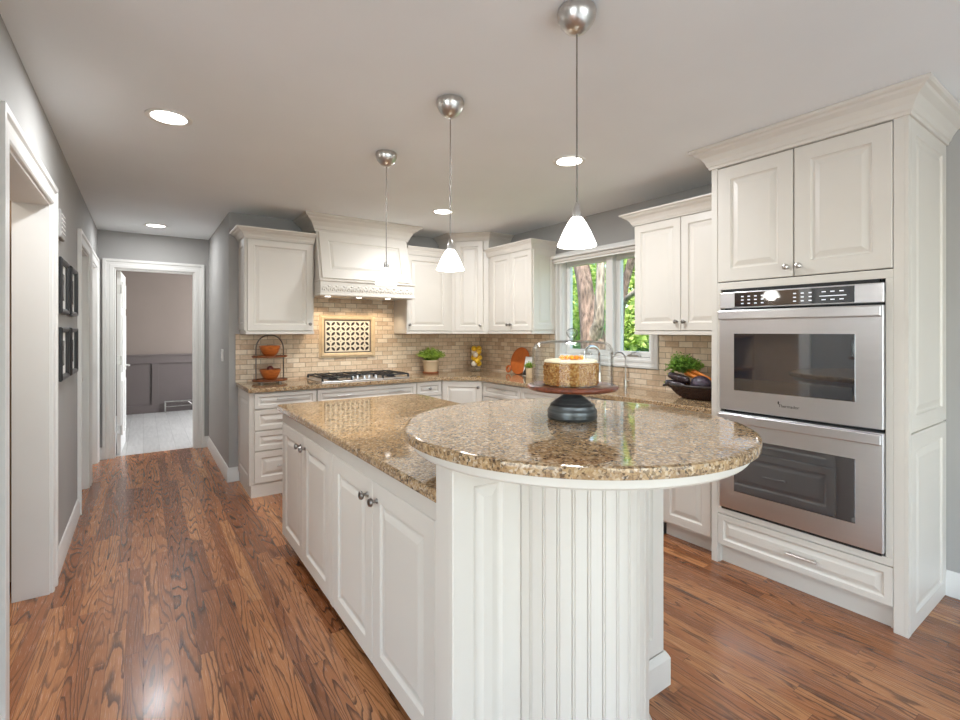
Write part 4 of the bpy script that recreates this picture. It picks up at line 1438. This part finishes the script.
# ------------------------------------------------------------------ items on the wall worktop
CZ = 0.914
t = thing('tiered_stand', 'two-tier wooden stand with an arched metal hoop near the hall corner', 'tiered stand', (0.955, 4.74, CZ))
hp = [(-0.118, 0, 0.012)] + [(-0.118, 0, 0.30)] + [(0.118 * math.cos(PI - PI * k / 16), 0, 0.315 + 0.125 * math.sin(PI - PI * k / 16)) for k in range(17)] + [(0.118, 0, 0.30), (0.118, 0, 0.012)]
MB().tube(hp, 0.0095, 8, flat=0.6).tube([(-0.118, 0, 0.014), (0.118, 0, 0.014)], 0.006, 8).tube([(0.118, -0.0, 0.24 - 0.006), (-0.118, 0, 0.24 - 0.006)], 0.005, 8).build('hoop', 'pewter', t, smooth=40)
for z in (0.026, 0.242):
    MB().lathe([(0, z - 0.008), (0.148, z - 0.008), (0.153, z - 0.002), (0.153, z + 0.006), (0.149, z + 0.008), (0.146, z + 0.003), (0, z + 0.003)], n=48, sx=1, sy=0.78).build('tray', 'traywood', t, smooth=40)
for a in range(4):
    q = PI / 4 + a * PI / 2
    MB().lathe([(0, 0), (0.012, 0), (0.012, 0.018), (0, 0.018)], (0.11 * math.cos(q), 0.08 * math.sin(q), 0), 12).build('foot', 'pewter', t)
bp_ = [(0, 0), (0.042, 0), (0.05, 0.006), (0.068, 0.03), (0.083, 0.06), (0.092, 0.094), (0.088, 0.096), (0.078, 0.062), (0.06, 0.03), (0.045, 0.013), (0, 0.011)]
bl = ['honey-brown wooden bowl on the upper tray of the tiered stand', 'honey-brown wooden bowl with dark fruit on the lower tray of the tiered stand']
for i, z in enumerate((0.245, 0.029)):
    o = MB().lathe(bp_, n=40).build('wooden_bowl', 'bowlwood', None, smooth=40, loc=(0.955 + 0.004 * i, 4.74, CZ + z + 0.0005))
    tag(o, bl[i], 'bowl', 'wooden bowls on the tiered stand')
for i, (x, y) in enumerate(((-0.028, 0.02), (0.03, 0.018), (0.0, -0.03), (0.002, 0.012))):
    o = MB().sphere((0, 0, 0), 0.034 if i < 3 else 0.03, 16, 10, (1, 1, 0.9)).build('plum', simple('dark_red_fruit_skin', srgb(96, 36, 26), 0.35) if i == 0 else bpy.data.materials['dark_red_fruit_skin'], None, smooth=60, loc=(0.959 + x, 4.74 + y, CZ + 0.0295 + (0.062 if i < 3 else 0.098)))
    tag(o, 'small dark red fruit heaped in the lower wooden bowl', 'fruit', 'dark fruit in the lower wooden bowl')


def sprigs(mb, n, r, h, seed, spread=1.0, blade=0.02):
    g = random.Random(seed)
    for _ in range(n):
        a = g.uniform(0, 2 * PI)
        f = math.sqrt(g.random())
        b = Vector((r * 0.6 * f * math.cos(a), r * 0.6 * f * math.sin(a), 0))
        tip = Vector((r * spread * f * math.cos(a) * g.uniform(0.8, 1.5), r * spread * f * math.sin(a) * g.uniform(0.8, 1.5), h * g.uniform(0.5, 1.0) * (1.15 - 0.55 * f)))
        mb.tube([b, (b + tip) / 2 + Vector((0, 0, h * 0.12)), tip], [0.0012, 0.001, 0.0006], 3, caps=False)
        for k in range(7):
            q = b.lerp(tip, 0.35 + 0.65 * k / 6) + Vector((0, 0, h * 0.1 * (1 - k / 6)))
            d = Vector((g.gauss(0, 1), g.gauss(0, 1), g.gauss(0.3, 0.7))).normalized()
            s = d.cross(Vector((g.gauss(0, 1), g.gauss(0, 1), g.gauss(0, 1)))).normalized() * blade * 0.28
            mb.add([q, q + d * blade * 0.5 + s, q + d * blade, q + d * blade * 0.5 - s], [(0, 1, 2, 3)])


t = thing('potted_herb', 'bushy green herb in a cream pot to the right of the cooktop', 'potted plant', (2.66, 4.775, CZ))
MB().lathe([(0, 0), (0.082, 0), (0.09, 0.006), (0.092, 0.018), (0.086, 0.02), (0.0, 0.02)], n=36).build('saucer', 'terracotta', t, smooth=40)
MB().lathe([(0, 0.02), (0.074, 0.02), (0.082, 0.05), (0.09, 0.13), (0.094, 0.134), (0.094, 0.15), (0.086, 0.15), (0.084, 0.135), (0, 0.135)], n=36).build('pot', 'pot', t, smooth=40)
MB().lathe([(0, 0.14), (0.084, 0.136), (0.084, 0.134), (0, 0.134)], n=24).build('soil', 'soil', t)
lf = MB()
sprigs(lf, 420, 0.1, 0.15, 11, 1.3, 0.021)
lf.v = [(x, y * 0.8, z) for x, y, z in lf.v]
lf.build('foliage', 'herb', t, loc=(0, 0, 0.138))

t = thing('glass_jar', 'tall clear glass jar of lemons in the worktop corner', 'jar', (3.235, 4.70, CZ))
MB().lathe([(0, 0), (0.06, 0), (0.062, 0.004), (0.03, 0.012), (0.022, 0.03), (0.035, 0.045), (0.065, 0.052), (0.072, 0.065), (0.074, 0.2), (0.072, 0.275), (0.066, 0.285), (0.064, 0.285), (0.069, 0.272), (0.071, 0.2), (0.069, 0.068), (0.06, 0.056), (0, 0.054)], n=40).build('vessel', 'dome', t, smooth=50)
l_ = MB().lathe([(0, 0.286), (0.07, 0.286), (0.07, 0.292), (0.05, 0.305), (0.02, 0.318), (0.01, 0.324), (0.016, 0.334), (0.018, 0.344), (0.012, 0.356), (0, 0.36)], n=36).build('lid', 'dome', t, smooth=50)
rg = random.Random(2)
spots = []
for lay in range(6):
    for k in range(2):
        a = lay * 1.25 + k * PI
        spots.append((0.035 * math.cos(a), 0.035 * math.sin(a), 0.089 + lay * 0.0358))
for i, (x, y, z) in enumerate(spots):
    wh = i in (1, 6, 9)
    o = MB().lathe([(0, -0.035), (0.006, -0.032), (0.02, -0.026), (0.030, -0.012), (0.0325, 0), (0.030, 0.012), (0.02, 0.026), (0.006, 0.032), (0, 0.035)], n=20).build('pale_fruit' if wh else 'lemon', 'eggwhite' if wh else 'lemon', None, smooth=60, loc=(3.235 + x, 4.70 + y, CZ + z), rot=(R(90) + rg.uniform(-0.2, 0.2), 0, rg.uniform(0, 6)))
    if wh: tag(o, 'pale cream round fruit among the lemons in the glass jar', 'fruit', 'pale fruit in the glass jar')
    else: tag(o, 'yellow lemon in the tall glass jar in the worktop corner', 'lemon', 'lemons in the glass jar')

# paddle board, card and little plant against the window-wall backsplash
t = thing('cutting_board', 'round orange-brown wooden paddle board leaning on the backsplash beyond the cake', 'cutting board', (3.37, 4.10, CZ + 0.002), RR)
m = MB()
pts = []
rb = 0.15
for k in range(48):
    a = 2 * PI * k / 48
    pts.append((rb * math.cos(a), rb * math.sin(a) + rb))
n2 = len(pts)
m.add([(x, -0.009, z) for x, z in pts] + [(x, 0.009, z) for x, z in pts], [tuple(range(n2)), tuple(range(2 * n2 - 1, n2 - 1, -1))] + [(k, (k + 1) % n2, n2 + (k + 1) % n2, n2 + k) for k in range(n2)])
m.build('board', 'boardwood', t, bevel=0.003, rot=(R(-13), 0, 0), loc=(0, 0.0, 0))
rgp = [(0.034 * math.cos(2 * PI * k / 24), 0.034 * math.sin(2 * PI * k / 24)) for k in range(24)]
MB().tube([(x - 0.168, -0.004, z + 0.05) for x, z in rgp] + [(rgp[0][0] - 0.168, -0.004, rgp[0][1] + 0.05)], 0.011, 10, caps=False).build('loop_handle', 'boardwood', t, smooth=50, rot=(R(-13), 0, 0))
t = thing('recipe_card', 'small white card with dark corner between the paddle board and the little plant', 'card', (3.33, 3.90, CZ + 0.001), RR)
cd = MB().box(-0.06, -0.004, 0, 0.06, 0.004, 0.205).build('card', 'white_mat', t, rot=(R(-12), 0, 0))
MB().add([(-0.058, -0.0048, 0.004), (0.0, -0.0048, 0.004), (-0.012, -0.0048, 0.09), (-0.03, -0.0048, 0.105), (-0.058, -0.0048, 0.03), (-0.058, -0.0042, 0.004), (0.0, -0.0042, 0.004), (-0.012, -0.0042, 0.09), (-0.03, -0.0042, 0.105), (-0.058, -0.0042, 0.03)],
         [(0, 1, 2, 3, 4), (9, 8, 7, 6, 5), (0, 5, 6, 1), (1, 6, 7, 2), (2, 7, 8, 3), (3, 8, 9, 4), (4, 9, 5, 0)]).build('printed_corner', 'iron', cd)
t = thing('potted_succulent', 'little green plant in a cream pot beside the paddle board', 'potted plant', (3.24, 3.745, CZ))
MB().lathe([(0, 0), (0.035, 0), (0.038, 0.004), (0.043, 0.1), (0.039, 0.1), (0.036, 0.09), (0, 0.09)], n=4 * 8).build('pot', 'pot', t, smooth=40)
lf = MB()
sprigs(lf, 60, 0.042, 0.07, 21, 1.1, 0.024)
lf.build('foliage', 'herb', t, loc=(0, 0, 0.09))

# faucets
t = thing('faucet', 'chrome gooseneck kitchen faucet seen through the glass dome', 'faucet', (3.36, 2.93, CZ))
MB().lathe([(0, 0), (0.028, 0), (0.028, 0.008), (0.022, 0.014), (0.018, 0.1), (0, 0.1)], n=24).build('base', 'chrome', t, smooth=40)
arc = [(0, 0, 0.09), (0, 0, 0.25)] + [(-0.1 + 0.1 * math.cos(a), 0, 0.25 + 0.09 * math.sin(a)) for a in [PI * k / 12 for k in range(1, 13)]] + [(-0.2, 0, 0.19)]
MB().tube(arc, 0.012, 12).build('spout', 'chrome', t, smooth=40)
MB().tube([(-0.2, 0, 0.195), (-0.2, 0, 0.12)], 0.016, 14).build('spray_head', 'chrome', t, smooth=40)
MB().tube([(0, 0.015, 0.07), (0, 0.05, 0.085), (-0.01, 0.1, 0.12)], [0.009, 0.007, 0.006], 10).build('lever', 'chrome', t, smooth=40)
t = thing('filter_faucet', 'slim chrome arched filter tap to the right of the glass dome', 'faucet', (3.385, 2.665, CZ))
MB().lathe([(0, 0), (0.02, 0), (0.02, 0.006), (0.014, 0.01), (0.012, 0.06), (0, 0.06)], n=20).build('base', 'nickel', t, smooth=40)
arc = [(0, 0, 0.05), (0, 0, 0.22)] + [(-0.062 + 0.062 * math.cos(a), 0.02 * (1 - math.cos(a)), 0.22 + 0.075 * math.sin(a)) for a in [PI * k / 12 for k in range(1, 13)]] + [(-0.124, 0.04, 0.2)]
MB().tube(arc, 0.0065, 10).build('spout', 'nickel', t, smooth=40)
MB().tube([(0, -0.012, 0.045), (0.0, -0.045, 0.055)], 0.005, 8).build('lever', 'nickel', t, smooth=40)

# wicker basket with carrots and dark vegetables
bc = Vector((3.20, 1.90, CZ))
t = thing('wicker_basket', 'low dark wicker basket of vegetables beside the oven tower', 'basket', bc)
m = MB().lathe([(0, 0), (0.085, 0), (0.088, 0.004), (0.085, 0.008), (0, 0.008)], n=40, sx=0.82, sy=1.18)
for q in range(8):
    f = q / 7
    rr = 0.09 + 0.085 * f ** 0.8
    zz = 0.008 + 0.08 * f ** 1.15
    m.tube([((rr + 0.0035 * math.cos(18 * a_ + q * PI)) * 0.82 * math.cos(a_), (rr + 0.0035 * math.cos(18 * a_ + q * PI)) * 1.18 * math.sin(a_), zz) for a_ in [2 * PI * k / 108 for k in range(109)]], 0.0078, 6, caps=False)
for q in range(36):
    a_ = 2 * PI * q / 36
    m.tube([((0.088 + 0.086 * f ** 0.8) * 0.82 * math.cos(a_), (0.088 + 0.086 * f ** 0.8) * 1.18 * math.sin(a_), 0.006 + 0.085 * f ** 1.15) for f in (0, 0.25, 0.5, 0.75, 1.0)], 0.005, 6)
m.build('bowl', 'wicker', t, smooth=50)
rim = [(0.18 * 0.82 * math.cos(2 * PI * k / 40), 0.18 * 1.18 * math.sin(2 * PI * k / 40), 0.094) for k in range(41)]
MB().tube(rim, 0.009, 8, caps=False).build('rim', 'darkwood', t, smooth=50)
hp = [(-0.06, 0.195, 0.09), (-0.055, 0.235, 0.075), (0, 0.25, 0.07), (0.055, 0.235, 0.075), (0.06, 0.195, 0.09)]
MB().tube(hp, 0.008, 8).build('handle', 'darkwood', t, smooth=50)


def veg(name, lab, cat, c, d, L, rs, mat, grp=None):
    d = Vector(d).normalized()
    o = MB()
    P = [d * (L * f) for f, _ in rs]
    o.tube(P, [r for _, r in rs], 18)
    return tag(o.build(name, mat, None, smooth=60, loc=c), lab, cat, grp)


AU = [(0.0, 0.012), (0.04, 0.022), (0.2, 0.027), (0.6, 0.029), (0.9, 0.024), (1.0, 0.008)]
a1 = veg('aubergine', 'upper long dark aubergine lying across the wicker basket', 'aubergine', bc + Vector((-0.05, 0.19, 0.155)), (-0.35, -1, -0.12), 0.21, AU, 'aubergine', 'aubergines in the basket')
MB().tube([(0, 0, 0), (0.006, 0.02, 0.006)], [0.012, 0.005], 8).build('stalk', 'herb', a1)
a2 = veg('aubergine', 'lower long dark aubergine resting on the rim of the wicker basket', 'aubergine', bc + Vector((-0.075, 0.20, 0.098)), (-0.18, -1, -0.05), 0.19, AU, 'aubergine', 'aubergines in the basket')
MB().tube([(0, 0, 0), (0.006, 0.02, 0.002)], [0.012, 0.005], 8).build('stalk', 'herb', a2)
o = MB().sphere((0, 0, 0), 0.072, 28, 18, (0.85, 1.0, 0.85)).build('red_cabbage', 'cabbage', None, smooth=60, loc=bc + Vector((-0.055, -0.055, 0.105)))
tag(o, 'round dark purple cabbage in front of the carrots in the basket', 'cabbage')
CR = [(0.0, 0.016), (0.05, 0.019), (0.5, 0.014), (0.9, 0.006), (1.0, 0.002)]
for i, (c, d) in enumerate((((0.01, 0.10, 0.175), (-0.12, -1, -0.32)), ((0.05, 0.10, 0.165), (0.0, -1, -0.3)), ((0.03, 0.11, 0.205), (-0.02, -1, -0.33)), ((0.085, 0.09, 0.17), (0.05, -1, -0.3)))):
    o = veg('carrot', ('orange carrot with leafy top, nearest the front of the basket', 'orange carrot with leafy top in the middle of the basket', 'orange carrot with leafy top, uppermost in the basket', 'orange carrot with leafy top, nearest the backsplash in the basket')[i], 'carrot', bc + Vector(c), d, 0.2, CR, 'carrot', 'carrots in the basket')
    lf = MB()
    sprigs(lf, 110, 0.085, 0.20, 31 + i, 1.15, 0.024)
    out = []
    for v in lf.v:
        x, y, z = v
        yy = y * 0.9 + z * 0.30
        out.append((x, yy, z * 0.6 - 5.0 * max(0, yy - 0.03) ** 2 - 1.5 * max(0, abs(x) - 0.05) ** 2))
    lf.v = out
    lf.build('leafy_top', 'carrottop', o)

# ------------------------------------------------------------------ things on the walls
for i, (y0, y1, z0, z1, lab) in enumerate(((3.60, 3.95, 1.49, 1.81, 'black picture frame on the hall wall, upper of the two nearest the first doorway'), (4.06, 4.41, 1.49, 1.81, 'black picture frame on the hall wall, upper of the two nearest the second doorway'),
                                          (3.60, 3.95, 1.10, 1.41, 'black picture frame on the hall wall, lower of the two nearest the first doorway'), (4.06, 4.41, 1.10, 1.41, 'black picture frame on the hall wall, lower of the two nearest the second doorway'))):
    t = thing('picture_frame', lab, 'picture frame', (XL, (y0 + y1) / 2, (z0 + z1) / 2), R(90), 'black picture frames on the hall wall')
    hw, hh = (y1 - y0) / 2, (z1 - z0) / 2
    MB().sweep([(-hw + 0.03, -hh + 0.03), (-hw + 0.03, hh - 0.03), (hw - 0.03, hh - 0.03), (hw - 0.03, -hh + 0.03)], [(0, 0), (0, 0.018), (0.008, 0.026), (0.022, 0.03), (0.03, 0.024), (0.03, 0)], lambda a, z, h: (a, -h - 0.001, z), sgn=-1, closed=True).build('frame', 'blackframe', t)
    MB().box(-hw + 0.03, -0.01, -hh + 0.03, hw - 0.03, -0.002, hh - 0.03).build('mat_board', 'white_mat', t)
    MB().box(-hw + 0.085, -0.012, -hh + 0.08, hw - 0.085, -0.0095, hh - 0.08).build('photo_print', 'photo', t)
t = thing('door_chime', 'small grey-white chime box high on the hall wall above the picture frames', 'door chime', (XL, 3.68, 2.0), R(90))
MB().box(-0.10, -0.025, -0.08, 0.10, -0.0, 0.08).build('cover', 'gray', t, bevel=0.008)
sl_ = MB()
for k in range(5):
    sl_.box(-0.07, -0.028, -0.05 + k * 0.025, 0.07, -0.024, -0.042 + k * 0.025)
sl_.build('slat', 'whitepanel', t)
t = thing('light_switch', 'white double light switch plate on the wall at the end of the cabinets', 'light switch', (XH, 5.36, 1.15), RR)
MB().box(-0.06, -0.007, -0.06, 0.06, 0, 0.06).build('plate', 'whitepanel', t, bevel=0.003)
for s in (-0.028, 0.028):
    MB().box(s - 0.016, -0.012, -0.034, s + 0.016, -0.006, 0.034).build('rocker', 'whitepanel', t, bevel=0.002)
t = thing('power_outlet', 'pale outlet plate on the brick backsplash behind the carrot tops', 'outlet', (XW - 0.012, 2.225, 1.15), RR)
MB().box(-0.06, -0.006, -0.06, 0.06, 0, 0.06).build('plate', 'pot', t, bevel=0.003)
for s in (-0.03, 0.03):
    MB().box(s - 0.016, -0.009, -0.03, s + 0.016, -0.005, 0.03).build('receptacle', 'pot', t, bevel=0.002)
t = thing('metal_stand', 'dark open-frame metal stand against the far wall of the back room', 'metal stand', (0.62, 9.86, 0))
m = MB().box(-0.32, -0.02, 0.17, 0.32, 0.0, 0.19).box(-0.32, -0.02, 0, -0.30, 0, 0.17).box(0.30, -0.02, 0, 0.32, 0, 0.17).box(-0.3, -0.02, 0.09, 0.3, 0, 0.10)
m.tube([(0.02, -0.01, 0.17), (0.16, -0.01, 0.04), (0.3, -0.01, 0.17)], 0.006, 6)
m.build('frame', 'pewter', t)
# pantry shelving behind the first doorway
t = thing('pantry_shelf', 'beige wooden pantry shelving glimpsed through the first doorway on the left', 'shelf', (-1.0, 3.5, 0))
for z in (0.35, 0.85, 1.3, 1.75):
    MB().box(-0.4, -0.16, z, 0.3, 0.16, z + 0.03).build('shelf_board', 'pantrywood', t)
for x in (-0.42, 0.3):
    MB().box(x, -0.16, 0, x + 0.03, 0.16, 2.0).build('upright', 'beige', t)
lamp('pantry_bulb', 'POINT', (-0.95, 2.7, 2.3), 6, (1.0, 0.92, 0.82), shadow_soft_size=0.08)
